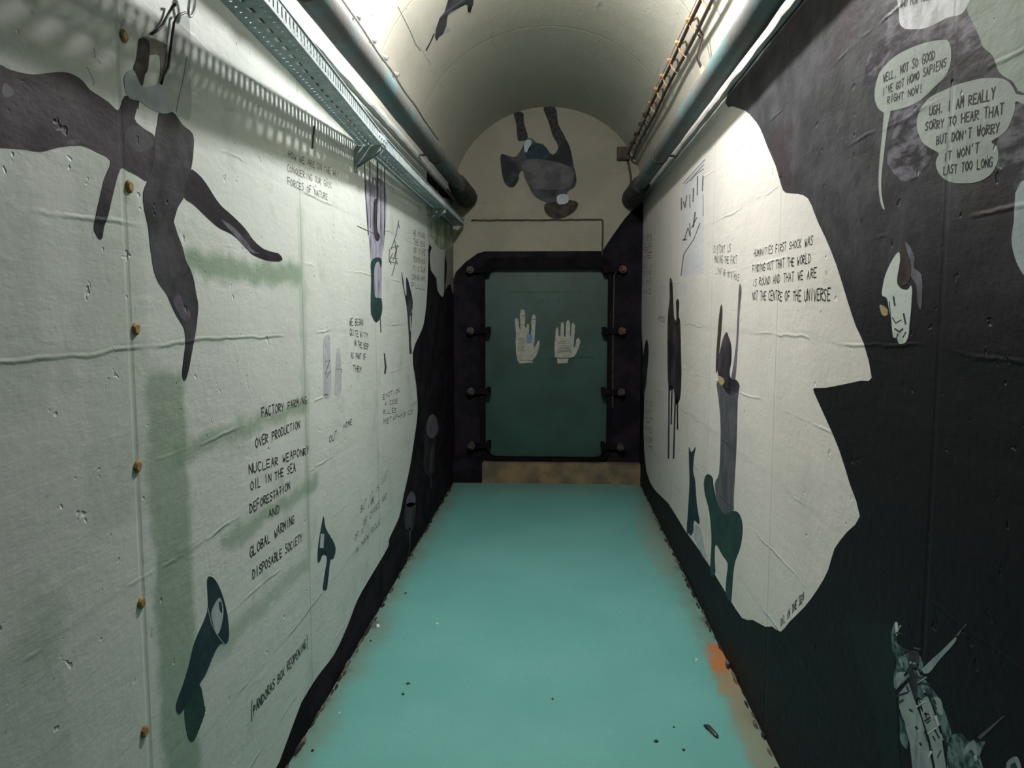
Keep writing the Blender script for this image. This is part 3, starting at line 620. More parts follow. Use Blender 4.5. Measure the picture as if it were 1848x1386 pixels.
sub_art('painted_beam', 'R', [('dimteal', 'p', Z1400([(540, 220), (700, 300), (870, 340), (890, 700), (910, 1100), (930, 1500), (820, 1500), (740, 1000), (640, 760), (590, 500)]), 2)], wall_right, 'very dark teal painted beam beside the wreck')
def wreck_bits():
    r = random.Random(21); o = []
    for i in range(46):
        t = r.random(); x = 900 + 330 * t + r.uniform(-40, 90); y = 420 + 900 * t + r.uniform(-120, 120)
        a = r.choice([1.1, 1.25, -0.6, 0.2, 2.0]); l = r.uniform(25, 80)
        o.append((r.choice(['ink', 'dkgreen', 'skull', 'wreck', 'navy', 'teal_detail']), 's', Z1400([(x, y), (x + l * math.cos(a), y + l * math.sin(a))]), 5, [r.uniform(2, 5), r.uniform(1, 3)]))
    return o
sub_art('painted_wreck', 'R', [('wreck', 'h', Z1400([(920, 830), (990, 750), (1030, 870), (1080, 1010), (1130, 1170), (1170, 1386), (1180, 1480), (1030, 1480), (1020, 1386), (1000, 1200), (960, 1060), (920, 930)])),
                               ('wreck', 'h', Z1400([(1060, 890), (1130, 850), (1160, 920), (1200, 1040), (1240, 1180), (1270, 1386), (1280, 1480), (1210, 1480), (1190, 1386), (1150, 1180), (1100, 1030)])),
                               ('wreck', 'p', Z1400([(1090, 660), (1140, 600), (1250, 500), (1330, 420), (1355, 400), (1330, 460), (1230, 570), (1140, 680)])), ('violet', 's', Z1400([(1345, 410), (1420, 315)]), 3, [4, 1.5]),
                               ('teal_detail', 'p', Z1400([(885, 310), (905, 305), (915, 380), (900, 450), (960, 500), (1080, 560), (1090, 660), (1000, 700), (900, 800), (880, 720), (900, 600), (870, 500), (865, 380)])),
                               ('skull', 'p', Z1400([(888, 310), (908, 305), (914, 370), (900, 400)]), 4), ('wreck', 'p', Z1400([(900, 680), (985, 680), (945, 740), (905, 790)]), 4),
                               ('teal_detail', 'p', Z1400([(1080, 690), (1150, 780), (1230, 900), (1310, 1130), (1270, 1200), (1220, 1050), (1160, 900), (1060, 870), (1040, 740)]), 2), ('wreck', 'p', Z1400([(1180, 860), (1230, 880), (1250, 990), (1200, 960)]), 4),
                               ('fig', 'p', Z1400([(1000, 520), (1070, 540), (1060, 700), (1050, 880), (1010, 760), (990, 640)]), 4), ('ink', 's', Z1400([(905, 850), (985, 825)]), 4, 4), ('ink', 's', Z1400([(1000, 950), (1018, 965)]), 4, 4), ('ink', 's', Z1400([(1045, 1080), (1055, 1095)]), 4, 4), ('ink', 's', Z1400([(1075, 1200), (1085, 1215)]), 4, 4), ('ink', 's', Z1400([(920, 900), (950, 880)]), 4, 4),
                               *wreck_bits(),
                               ('teal_detail', 'p', Z1400([(920, 1000), (960, 1040), (990, 1240), (940, 1210), (925, 1150), (930, 1080)]), 3)], wall_right, 'pale wrecked ship painted low on the black wall')
sub_art('painted_wreck', 'R', [('wreck', 'p', Z1400([(1440, 1200), (1485, 1185), (1505, 1320), (1480, 1330), (1465, 1250), (1400, 1290), (1410, 1240)])), ('teal_detail', 'p', Z1400([(1290, 1180), (1380, 1130), (1450, 1200), (1560, 1190), (1520, 1300), (1560, 1500), (1300, 1500)]), 2), ('violet', 's', Z1400([(1520, 1160), (1600, 1090), (1700, 1000)]), 3, [7, 4, 1.5]),
                               ('wreck', 'p', Z1400([(1720, 1350), (1790, 1300), (1830, 1386), (1800, 1480), (1740, 1440)])), ('dkgreen', 'p', Z1400([(1750, 1370), (1785, 1345), (1800, 1400), (1765, 1420)]), 4)], wall_right, 'broken teal wreckage right of the painted ship')
# painted figures, left wall
Z0 = lambda p: Q(0, 0, 3.465, p)
Z5 = lambda p: Q(0, 380, 3.464, p)
Z6 = lambda p: Q(210, 0, 6.3, p)
sub_art('painted_figure', 'L', [('fig', 'p', [(-120, 110), (-40, 112)] + Z0([(0, 405), (60, 435), (200, 465), (360, 450), (440, 460), (510, 500), (560, 560), (620, 600), (680, 640), (740, 690), (780, 600), (870, 630), (840, 740), (900, 805), (970, 860), (960, 1000), (925, 1130), (860, 1100), (800, 1070), (750, 1060), (700, 1240), (672, 1360)])
                                 + Z5([(650, 100), (640, 165), (622, 182), (600, 150), (585, 110), (602, 10)]) + Z0([(620, 1250), (650, 1120), (690, 1005), (600, 950), (540, 920), (480, 910), (380, 920), (300, 940), (240, 950), (150, 935), (0, 925)]) + [(-40, 268), (-120, 275)]),
                                ('violet', 'p', Z0([(20, 520), (60, 540), (90, 580), (50, 610), (10, 590)]), 4), ('violet', 'p', Z0([(420, 880), (480, 870), (500, 890), (460, 905), (410, 900)]), 4), ('fig2', 'p', Z0([(790, 800), (860, 790), (950, 870), (940, 930), (850, 950), (780, 900)]), 4)], wall_left, 'huge dark arm reaching in from the left')
sub_art('painted_figure', 'L', [('fig2', 'p', Z0([(1000, 700), (1080, 700), (1140, 780), (1205, 840), (1208, 950), (1190, 1070), (1155, 1150), (1150, 1230), (1110, 1300), (1085, 1386)]) + Z5([(1085, 70), (1110, 150), (1140, 230), (1160, 310), (1190, 370), (1212, 440), (1225, 520), (1238, 590), (1232, 680), (1222, 760), (1200, 880), (1180, 990), (1160, 1057), (1145, 1057), (1138, 1010), (1150, 900), (1158, 830), (1150, 740), (1110, 670), (1070, 590), (1040, 520), (990, 450), (960, 370), (945, 270), (935, 200), (925, 100)]) + Z0([(900, 1300), (895, 1200), (925, 1120), (960, 1000), (970, 850), (985, 760)]), 4),
                                ('fig', 'p', Z0([(1185, 1060), (1240, 1090), (1290, 1150), (1340, 1230), (1386, 1290)]) + Z5([(1450, 30), (1530, 110), (1580, 180), (1640, 235), (1700, 258), (1740, 268), (1765, 300), (1745, 318), (1680, 315), (1630, 300), (1570, 270), (1530, 220), (1450, 150), (1370, 110), (1300, 50)]) + Z0([(1210, 1280), (1150, 1235), (1150, 1150)]), 3),
                                ('violet', 'p', Z5([(1080, 560), (1120, 530), (1150, 590), (1190, 640), (1170, 690), (1130, 670)]), 5), ('violet', 'p', Z5([(1380, 60), (1440, 90), (1530, 180), (1570, 240), (1620, 270), (1560, 255), (1480, 170)]), 5)], wall_left, 'dark hanging figure with outstretched leg')
sub_art('painted_collar', 'L', [('pale', 'p', Z6([(90, 860), (180, 790), (240, 900), (290, 985), (400, 985), (540, 960), (640, 1200), (650, 1260), (520, 1290), (360, 1220), (270, 1150), (150, 1120), (95, 1010)]), 6)], wall_left, 'pale blue grey band above the hanging figure')
sub_art('painted_harness', 'L', [('taupe', 'p', Z6([(290, 425), (420, 440), (560, 505), (565, 570), (592, 640), (602, 760), (545, 860), (520, 950), (490, 940), (500, 800), (488, 630), (390, 625), (365, 590)]), 4), ('brown', 'p', Z6([(260, 440), (360, 460), (372, 620), (350, 800), (320, 850), (292, 980), (230, 920), (190, 780), (220, 680), (240, 560)]), 5),
                                 ('palewash', 'p', Z6([(660, 200), (800, 180), (832, 260), (845, 800), (845, 1330), (740, 1330), (680, 1290), (545, 960), (600, 760), (640, 450)]), 2), ('ink', 's', Z6([(800, 640), (760, 880), (710, 1100), (680, 1270)]), 3, 0.9)], wall_left, 'brown and pale harness hanging below the hook')
Z500 = lambda p: Q(500, 250, 3.96, p)
sub_art('painted_figure', 'L', [('lilac', 'p', Z500([(632, 300), (770, 320), (772, 680), (748, 850), (746, 960), (746, 1100), (748, 1240), (712, 1315), (680, 1270), (668, 1230), (672, 960), (670, 880), (655, 700), (640, 500)])), ('fig', 'p', Z500([(690, 460), (715, 450), (714, 640), (735, 700), (715, 735), (690, 680)]), 4), ('dkgreen', 'p', Z500([(670, 885), (710, 850), (746, 865), (742, 930), (725, 880), (700, 905), (690, 1000), (700, 1130), (745, 1145), (748, 1250), (712, 1315), (680, 1275), (668, 1200), (672, 1000)]), 4)] +
        [('ink', 's', Z500(l), 5, w_) for l, w_ in [([(622, 150), (632, 400), (652, 690)], 1.4), ([(663, 150), (665, 640)], 1.2), ([(718, 140), (714, 460)], 2.4), ([(742, 200), (740, 640)], 1), ([(768, 210), (765, 690)], 1.2), ([(735, 1250), (741, 1386)], 1.2), ([(575, 625), (690, 680)], 1)]], wall_left, 'upside down grey lilac figure hung on long lines')
Z570 = lambda p: Q(570, 560, 6.03, p)
sub_art('painted_figure', 'L', [('fig2', 'p', Z500([(890, 950), (900, 1000), (912, 1090), (925, 1120), (922, 1000), (935, 1010), (948, 1060), (968, 1150), (966, 1230), (948, 1280), (955, 1386)]) + Z570([(1050, 0), (1032, 60), (1036, 250), (1034, 350), (1045, 460), (1020, 465), (1012, 300), (1000, 100)]) + Z500([(935, 1300), (925, 1200), (910, 1110), (895, 1030)]))], wall_left, 'thin slate coloured figure beside the faded lettering')
sub_art('painted_sketch', 'L', [('ink_soft', 's', Z500(l), 3, 1.3) for l in ([(870, 585), (850, 690), (815, 790)], [(865, 600), (875, 640)], [(805, 790), (800, 860), (815, 900)], [(840, 720), (850, 800), (830, 870)], [(860, 760), (845, 850), (860, 900)], [(815, 780), (870, 770)], [(810, 850), (860, 860)], [(850, 870), (835, 930), (820, 980)], [(825, 820), (800, 880), (850, 890)])], wall_left, 'scribbled line sketch right of the hung figure')
sub_art('painted_stick', 'L', [('ink', 'h', Z570([(738, 465), (750, 470), (768, 620), (760, 690), (742, 695), (750, 620)]))], wall_left, 'short black vertical stroke')
sub_art('painted_hand', 'L', [('wash', 'p', Z570([(90, 300), (120, 270), (150, 290), (155, 500), (165, 700), (155, 930), (90, 940), (85, 700), (80, 450)])), ('ink_soft', 's', Z570([(95, 560), (150, 540), (100, 700), (160, 660), (110, 740)]), 4, 1), ('ink_soft', 's', Z570([(90, 920), (130, 920)]), 4, 2)], wall_left, 'taller pale grey hand')
sub_art('painted_hand', 'L', [('wash', 'p', Z570([(235, 430), (260, 420), (275, 600), (278, 700), (270, 900), (205, 915), (212, 700), (220, 520)])), ('ink_soft', 's', Z570([(215, 640), (280, 640), (275, 680)]), 4, 1)], wall_left, 'shorter pale grey hand')
sub_art('painted_paper_plane', 'L', [('navy', 'p', Z200([(1095, 90), (1105, 150), (1140, 210), (1157, 260), (1145, 310), (1130, 318), (1120, 400), (1112, 460), (1100, 472), (1091, 460), (1100, 390), (1112, 305), (1090, 290), (1078, 318), (1065, 328), (1065, 260), (1078, 170)])), ('pale', 'h', Z200([(1080, 180), (1098, 182), (1093, 255), (1074, 252)]), 4)], wall_left, 'blue black winged dart with a pale label')
sub_art('painted_trumpet', 'L', [('navy', 'p', Z200([(495, 420), (515, 400), (545, 430), (575, 500), (600, 600), (608, 690), (602, 735), (590, 748), (565, 748), (535, 790), (490, 900), (465, 940), (410, 1030), (365, 1098), (345, 1105), (335, 1060), (370, 960), (400, 860), (430, 740), (490, 600), (500, 540)])), ('dkgreen', 'p', Z200([(455, 955), (480, 1060), (483, 1105), (440, 1220), (418, 1250), (395, 1220), (378, 1100), (400, 1020)]), 4),
                                 ('pale', 'p', Z200([(515, 590), (540, 530), (562, 512), (578, 570), (570, 640), (550, 697), (530, 660)]), 5), ('pale', 's', Z200([(497, 560), (515, 640), (545, 700), (580, 746)]), 5, 1.2), ('navy', 'p', Z200([(555, 530), (568, 540), (570, 590), (558, 570)]), 6)], wall_left, 'dark green trumpet shape with a pale patch')
sub_art('painted_stick', 'L', [('brown', 'h', Q(350, 0, 3.464, [(745, 785), (757, 785), (745, 930), (733, 930)]))], wall_left, 'short brown vertical stroke under the tray')
Z680 = lambda p: Q(680, 700, 3.08, p)
sub_art('painted_hand', 'L', [('fig', 'p', Z680([(300, 148), (325, 160), (340, 190), (345, 240), (325, 300), (322, 450), (300, 485), (285, 490), (260, 440), (266, 340), (257, 270), (270, 200)])), ('violet', 'p', Z680([(290, 160), (320, 150), (340, 210), (330, 260), (300, 280), (275, 240)]), 4), ('brown', 's', Z680([(300, 480), (303, 560)]), 3, 2)], wall_left, 'dim tall hand in the black paint')
sub_art('painted_flower', 'L', [('violet', 'p', Z680([(190, 575), (212, 600), (210, 650), (170, 660), (165, 620)])), ('fig2', 'p', Z680([(160, 650), (212, 640), (214, 700), (200, 785), (165, 785), (150, 740)])), ('fig2', 's', Z680([(182, 780), (184, 890), (168, 960)]), 3, 3)], wall_left, 'grey bulb on a stem in the black paint')
# figures on the end wall and the vault
Z750 = lambda p: Q(750, 0, 3.3, p)
sub_art('painted_figure', 'E', [('fig2', 'p', Z750([(600, 930), (640, 870), (650, 830), (690, 825), (720, 850), (760, 860), (790, 900), (820, 920), (850, 880), (835, 830), (895, 830), (925, 900), (940, 980), (958, 1060), (950, 1110), (910, 1140), (900, 1160), (905, 1190), (870, 1205), (800, 1210), (740, 1190), (700, 1160), (680, 1120), (650, 1060), (640, 1020), (620, 1030), (610, 1080), (575, 1118), (530, 1090), (510, 1000), (508, 920), (560, 930)])),
                                ('slate', 'p', Z750([(640, 960), (760, 950), (930, 1000), (930, 1100), (850, 1130), (700, 1120), (650, 1050)]), 4), ('ink', 'p', Z750([(585, 672), (640, 672), (645, 730), (670, 820), (640, 838), (608, 832), (600, 740)]), 4), ('ink', 'p', Z750([(762, 640), (832, 640), (850, 740), (895, 832), (830, 835), (790, 720)]), 4),
                                ('navy', 'p', Z750([(690, 860), (760, 862), (800, 930), (700, 945), (660, 935)]), 5), ('pale', 'p', Z750([(650, 840), (690, 835), (680, 890), (650, 905)]), 5), ('brown', 'p', Z750([(770, 1215), (840, 1200), (905, 1190), (965, 1205), (955, 1250), (900, 1290), (830, 1305), (775, 1270)]), 5), ('pale', 'p', Z750([(845, 1165), (900, 1158), (908, 1205), (850, 1215)]), 6)], wall_end, 'upside down grey painted child hanging from the arch')
Z760 = lambda p: Q(760, 0, 13.2, p)
def dens(pts, n=4):
    o = []
    for i in range(len(pts)):
        a, b = pts[i], pts[(i + 1) % len(pts)]
        for k in range(n): o.append((a[0] + (b[0] - a[0]) * k / n, a[1] + (b[1] - a[1]) * k / n))
    return o
sub_art('painted_bird', 'V', [('fig2', 'h', dens(Z760([(660, -200), (640, 0), (560, 280), (440, 430), (350, 700), (325, 880), (370, 980), (430, 880), (520, 820), (600, 620), (640, 310), (800, 240), (1050, 110), (1100, 130), (1110, 280), (1170, 310), (1240, 100), (1270, -200)]))), ('wash', 'h', dens(Z760([(520, 820), (650, 770), (710, 700), (620, 600), (560, 640)])), 2), ('pale', 'h', dens(Z760([(780, 120), (880, 10), (1060, 0), (880, 90)])), 5), ('ink', 's', Z760([(310, 810), (220, 1010), (120, 1200)]), 3, [2.4, 2, 2.4])], ceiling, 'dark folded bird shape painted on the vault')
sub_art('ceiling_crack', 'V', [('ink_soft', 's', [(718, 12), (731, 38), (741, 58), (750, 80), (759, 92)], 2, 1.6)], ceiling, 'thin dark crack on the bright vault')
# rusty tie plugs on the left wall
proto = None
for px, py in [(222, 65), (232, 337), (244, 594), (247, 842), (254, 1088), (260, 1320)]:
    p = on_x(px, py, XL)
    bm = bmesh.new()
    r = random.Random(px); ring = []
    tube(bm, [(XL - 0.001, 0, 0), (XL + 0.003, 0, 0), (XL + 0.006, 0, 0)], [0.0125, 0.0125, 0.0085], 12)
    for v in bm.verts: v.co.y *= r.uniform(.85, 1.1); v.co += Vector((0, p.y, p.z))
    o = link('tie_plug', bm, [M['ochre']], wall_left); o['label'] = 'ochre plug set in the white wall'
# ------------------------------------------------------------------ pipes
def pipe(x, z, r, label):
    t = empty('heating_pipe', (x, YB, z), label, 'pipe', None)
    bm = bmesh.new(); n = 60; rg = random.Random(int(x * 100))
    tube(bm, [(x + rg.uniform(-.0015, .0015), YB + 0.001 + (YE - YB - 0.002) * i / n, z + rg.uniform(-.0015, .0015)) for i in range(n + 1)], [r * rg.uniform(.985, 1.015) for _ in range(n + 1)], 28)
    link('tube', bm, [M['pipe']], t, True)
    bm = bmesh.new(); s = 1 if x > 0 else -1
    tube(bm, [(x + 0.0 * s, 5.55, z), (x, 5.62, z - 0.005), (x, 5.75, z - 0.006), (x, 6.0, z - 0.01), (x, 6.20, z - 0.012), (x, YE - 0.002, z - 0.012)], [r + .004, r + .018, r + .022, r + .028, r + .032, r + .028], 24)
    link('wall_sleeve', bm, [M['sleeve']], t, True)
    for yb in (0.4, 2.2, 4.6):
        bm = bmesh.new()
        for k in range(25):
            a0, a1 = 2 * PI * k / 24, 2 * PI * (k + 1) / 24
        tube(bm, [(x, yb - 0.012, z), (x, yb + 0.012, z)], [r + 0.003, r + 0.003], 24)
        X = XR if x > 0 else XL
        box(bm, min(x + s * r * .9, X - s * 0.0), max(x + s * r * .9, X), yb - 0.012, yb + 0.012, z - 0.006, z - 0.001 + 0.004)
        link('pipe_clip', bm, [M['dark_rust']], t)
    return t
pipe(-0.700, 2.322, 0.050, 'thick grey green pipe along the left side of the vault')
pipe(0.608, 2.302, 0.047, 'thick teal grey pipe along the right side of the vault')
# ------------------------------------------------------------------ cable tray on the left wall
TZ = 2.080
def tray_x(y):
    P = [(-3.6, -0.60), (1.0, -0.612), (1.75, -0.634), (3.17, -0.703), (4.2, -0.716), (6.2, -0.720)]
    for (a, xa), (b, xb) in zip(P, P[1:]):
        if y <= b: return xa + (xb - xa) * (y - a) / (b - a)
    return P[-1][1]
TW, TH = 0.095, 0.045
tray = empty('cable_tray', (-0.70, 1.0, TZ), 'perforated galvanised cable tray below the left pipe', 'cable tray')
def tray_section(y0, y1):
    bm = bmesh.new(); P = 0.0315
    n = int((y1 - y0) / P)
    def b2(ya, yb, ua, ub, za, zb):          # ua, ub measured from the outer edge towards the wall
        xa0, xb0 = tray_x(ya), tray_x(yb)
        v = []
        for z in (za, zb):
            v += [bm.verts.new((xa0 - ua, ya, z)), bm.verts.new((xa0 - ub, ya, z)), bm.verts.new((xb0 - ub, yb, z)), bm.verts.new((xb0 - ua, yb, z))]
        for f in [(0, 3, 2, 1), (4, 5, 6, 7), (0, 1, 5, 4), (1, 2, 6, 5), (2, 3, 7, 6), (3, 0, 4, 7)]: bm.faces.new([v[i] for i in f])
    t = 0.0015
    for i in range(n):
        a = y0 + (y1 - y0) * i / n; b = y0 + (y1 - y0) * (i + 1) / n
        for ua, ub in ((0, t), (TW - t, TW)):
            b2(a, b, ua, ub, TZ, TZ + 0.010); b2(a, b, ua, ub, TZ + TH - 0.009, TZ + TH)
            b2(a, a + (b - a) * 0.66, ua, ub, TZ + 0.010, TZ + TH - 0.009)
        for ua, ub in ((0, 0.014), (0.021, 0.040), (0.054, 0.070), (0.077, TW)): b2(a, b, ua, ub, TZ, TZ + t)
        b2(a, a + (b - a) * 0.72, 0.014, 0.021, TZ, TZ + t)
        b2(a, a + (b - a) * 0.72, 0.070, 0.077, TZ, TZ + t)
        if i % 2 == 0: b2(a, b, 0.040, 0.054, TZ, TZ + t)
    b2(y0, y1, -0.004, 0, TZ + TH - 0.003, TZ + TH) if abs(y1 - y0) < 1.6 else [b2(y0 + (y1 - y0) * k / 8, y0 + (y1 - y0) * (k + 1) / 8, -0.004, 0, TZ + TH - 0.003, TZ + TH) for k in range(8)]
    return bm
o = link('tray_section', tray_section(-1.0, 3.17), [M['galv']], tray)
o = link('tray_section', tray_section(3.172, 5.12), [M['galv']], tray)
o = link('tray_section', tray_section(5.122, 6.20), [M['galv_dull']], tray); o['label'] = 'dull dirty last section of the tray'
bm = bmesh.new(); 
x_ = tray_x(3.17)
box(bm, x_ + 0.0003, x_ + 0.003, 3.09, 3.25, TZ + 0.006, TZ + TH - 0.006)
for yy in (3.11, 3.15, 3.19, 3.23): tube(bm, [(x_ + 0.003, yy, TZ + 0.022), (x_ + 0.009, yy, TZ + 0.022)], 0.006, 8)
link('joint_plate', bm, [M['galv']], tray)
for yb in (0.3, 3.19, 5.15):
    bm = bmesh.new(); xo = tray_x(yb)
    w_ = 0.004
    box(bm, XL + 0.0005, XL + 0.006, yb - 0.018, yb + 0.018, TZ - 0.105, TZ - 0.001)
    box(bm, XL + 0.006, xo, yb - 0.018, yb + 0.018, TZ - 0.005, TZ - 0.0008)
    # gusset
    vs = [(XL + 0.006, TZ - 0.005), (xo - 0.004, TZ - 0.005), (xo - 0.004, TZ - 0.022), (XL + 0.006, TZ - 0.085)]
    for y0, y1 in ((yb - 0.018, yb - 0.0155), (yb + 0.0155, yb + 0.018)):
        va = [bm.verts.new((a, y0, b)) for a, b in vs]; vb = [bm.verts.new((a, y1, b)) for a, b in vs]
        bm.faces.new(va); bm.faces.new(vb[::-1])
        for i in range(4): bm.faces.new([va[i], va[(i + 1) % 4], vb[(i + 1) % 4], vb[i]])
    link('wall_bracket', bm, [M['galv_dull']], tray)
bm = bmesh.new(); r = random.Random(4)
tube(bm, [(tray_x(y / 10) - 0.047 + 0.004 * math.sin(y * .7), y / 10, TZ + 0.0095) for y in range(-9, 62)], 0.0072, 10)
tag(link('power_cable', bm, [M['cable']]), 'black cable lying in the perforated cable tray', 'cable')
# ------------------------------------------------------------------ cables on the vault
def vault_at(angle_tan, inset):
    """point of the vault cross section seen at the given slope from the camera height"""
    s = 1 if angle_tan > 0 else -1; best = None
    for k in range(2000):
        a = PI / 2 - s * PI / 2 * k / 2000
        x = VCX + (VA - inset) * math.cos(a); z = SPR + (VH - inset) * math.sin(a)
        if abs(x) < 1e-3: continue
        d = abs((z - CAMH) / x - angle_tan)
        if x * s > 0 and (best is None or d < best[0]): best = (d, x, z)
    return best[1], best[2]
def slope_of(px, py):
    r = ray(px, py); return r.z / r.x
xa, za = vault_at(slope_of(1198, 142), 0.040)
xb, zb_ = vault_at(slope_of(1207, 142), 0.040)
def outer(x, z, d):
    n = Vector(((x - VCX) / VA ** 2, 0, (z - SPR) / VH ** 2)).normalized(); return Vector((x, 0, z)) + n * d
def cable_run(name, x, z, r, label, wob, ph):
    bm = bmesh.new(); pts = []
    for i in range(0, 96):
        y = -3.0 + (YE - 0.05 + 3.0) * i / 95
        pts.append((x + wob * math.sin(y * 5 + ph), y, z + wob * math.cos(y * 4.3 + ph)))
    tube(bm, pts, r, 8)
    return tag(link(name, bm, [M['cable']], None, True), label, 'cable', 'cables along the right of the vault')
cable_run('vault_cable', xa, za, 0.008, 'upper dark rusty cable clipped along the right of the vault', 0.002, 0)
cable_run('vault_cable', xb + 0.012, zb_ - 0.014, 0.008, 'lower dark cable clipped along the right of the vault', 0.003, 2)
r = random.Random(11)
yc = 1.0; k = 0
while yc < 6.1:
    p1 = outer(xa, za, 0.036); q = Vector((xa, 0, za)); side = Vector((-(za - SPR) / VH, 0, 0))
    tang = Vector((p1 - q)).normalized().cross(Vector((0, 1, 0)))
    if tang.z < 0: tang = -tang
    bm = bmesh.new()
    b0 = q + tang * 0.012
    a = b0 + (p1 - q).normalized() * 0.030
    tube(bm, [(a.x, yc, a.z), (b0.x, yc, b0.z)], [0.013, 0.013], 10)
    e = Vector((xb + 0.012, 0, zb_ - 0.014)) - tang * 0.010
    mid = (b0 + e) / 2 - (p1 - q).normalized() * 0.010
    tube(bm, [(b0.x, yc, b0.z), (mid.x, yc, mid.z), (e.x, yc, e.z)], 0.0045, 6)
    tube(bm, [(b0.x + tang.x * .012, yc, b0.z + tang.z * .012), (b0.x, yc + .018, b0.z)], [0.010, 0.008], 8)
    tag(link('cable_clip', bm, [M['rust'] if yc < 5.0 else M['dark_rust']]), ('rusty' if yc < 5.0 else 'dark') + ' clip holding the two cables to the right of the vault' + (' in the lit part' if yc < 5.0 else ' near the end wall'), 'cable clip', 'clips of the right cables ' + ('in the light' if yc < 5 else 'near the end wall'))
    yc += 0.27 + r.uniform(-.03, .03); k += 1
# thin wire beside them
p_ = outer(xa, za, 0.022); tn = Vector((-1, 0, 0.55)).normalized() * 0.030
bm = bmesh.new(); tube(bm, [(p_.x + tn.x, -1 + 0.12 * i, p_.z + tn.z + 0.002 * math.sin(i)) for i in range(0, 59)], 0.0022, 6)
tag(link('thin_wire', bm, [M['rust']]), 'thin pale wire beside the clipped cables on the right of the vault', 'wire')
# branch down to the pipe
bm = bmesh.new()
yb = 3.42
tube(bm, [(xb + 0.0, yb - 0.05, zb_ - 0.012), (xb + 0.035, yb, zb_ - 0.035), (0.605, yb + 0.04, 2.49), (0.645, yb + 0.05, 2.41), (0.650, yb + 0.05, 2.380)], 0.0045, 8)
tube(bm, [(xb + 0.01, yb + 0.03, zb_ - 0.012), (xb + 0.045, yb + 0.05, zb_ - 0.04), (0.62, yb + 0.07, 2.49), (0.655, yb + 0.065, 2.41), (0.655, yb + 0.06, 2.380)], 0.003, 8)
br = tag(link('branch_cable', bm, [M['cable']]), 'thin dark branch cable dropping from the vault to the right pipe', 'cable')
bm = bmesh.new()
tube(bm, [(0.628, yb + 0.05, 2.455), (0.640, yb + 0.05, 2.43), (0.645, yb + 0.05, 2.40), (0.640, yb + 0.05, 2.376)], [0.010, 0.016, 0.012, 0.016], 10)
link('cable_gland', bm, [M['tanfit']], br)
# left string of wire with round clips
xl_, zl_ = vault_at(slope_of(699, 118), 0.020)
bm = bmesh.new(); pts = []
clips = [on_x(*p, xl_).y for p in ((612, 8), (645, 50), (673, 90), (694, 126), (714, 155))]
for i in range(0, 90):
    y = 0.5 + 4.6 * i / 89
    pts.append((xl_ + 0.002 * math.sin(y * 9), y, zl_ + 0.002 * math.sin(y * 12 + 1)))
tube(bm, pts, 0.0055, 8)
t = tag(link('vault_wire', bm, [M['grey_cable']], None, True), 'thin grey wire with round clips on the bright left of the vault', 'wire')
for yc in clips:
    bm = bmesh.new(); n = outer(xl_, zl_, 0.02) - Vector((xl_, 0, zl_))
    a = Vector((xl_ + 0.012, yc, zl_ + 0.012))
    tube(bm, [a + n * 0.8, a - n * 0.25], [0.012, 0.010], 10)
    link('wire_clip', bm, [M['grey_cable']], t)
# junction box on the end wall with its drop cable
jb = empty('junction_box', (0.535, YE - 0.03, 2.64), 'small dark rusty junction box high on the end wall', 'junction box')
bm = bmesh.new(); box(bm, 0.490, 0.585, YE - 0.055, YE - 0.001, 2.592, 2.690); bmesh.ops.bevel(bm, geom=bm.edges[:], offset=0.008, segments=2)
link('box_body', bm, [M['dark_rust']], jb)
bm = bmesh.new(); box(bm, 0.497, 0.578, YE - 0.062, YE - 0.0552, 2.600, 2.682)
link('box_lid', bm, [M['dark_rust']], jb)
bm = bmesh.new(); tube(bm, [(0.57, YE - 0.02, 2.60), (0.585, YE - 0.014, 2.55), (0.60, YE - 0.013, 2.47), (0.605, YE - 0.013, 2.42), (0.59, YE - 0.013, 2.388)], 0.008, 8)
tag(link('drop_cable', bm, [M['cable']], None, True), 'short dark cable dropping from the junction box to the pipe', 'cable')
bm = bmesh.new(); rr_ = random.Random(8)
pts = [(-0.67 + 1.045 * i / 30, YE - 0.008, 2.132 + rr_.uniform(-.003, .003)) for i in range(31)] + [(0.384, YE - 0.008, 2.12), (0.386, YE - 0.008, 2.0), (0.383, YE - 0.008, 1.90), (0.384, YE - 0.012, 1.845)]
tube(bm, pts, 0.0065, 8)
tag(link('wall_conduit', bm, [M['dark_rust']], None, True), 'thin dark conduit running across above the door and down to its corner', 'conduit')
bm = bmesh.new()
tube(bm, [(-0.685, YE - 0.001, 2.235), (-0.685, YE - 0.006, 2.235)], 0.012, 10)
# bolt head beside the left sleeve
for v in bm.verts: v.co += on_y(841, 329, YE) - Vector((-0.685, YE, 2.235))
tag(link('wall_bolt', bm, [M['dark_rust']]), 'small dark bolt head on the end wall above the left pipe', 'bolt')
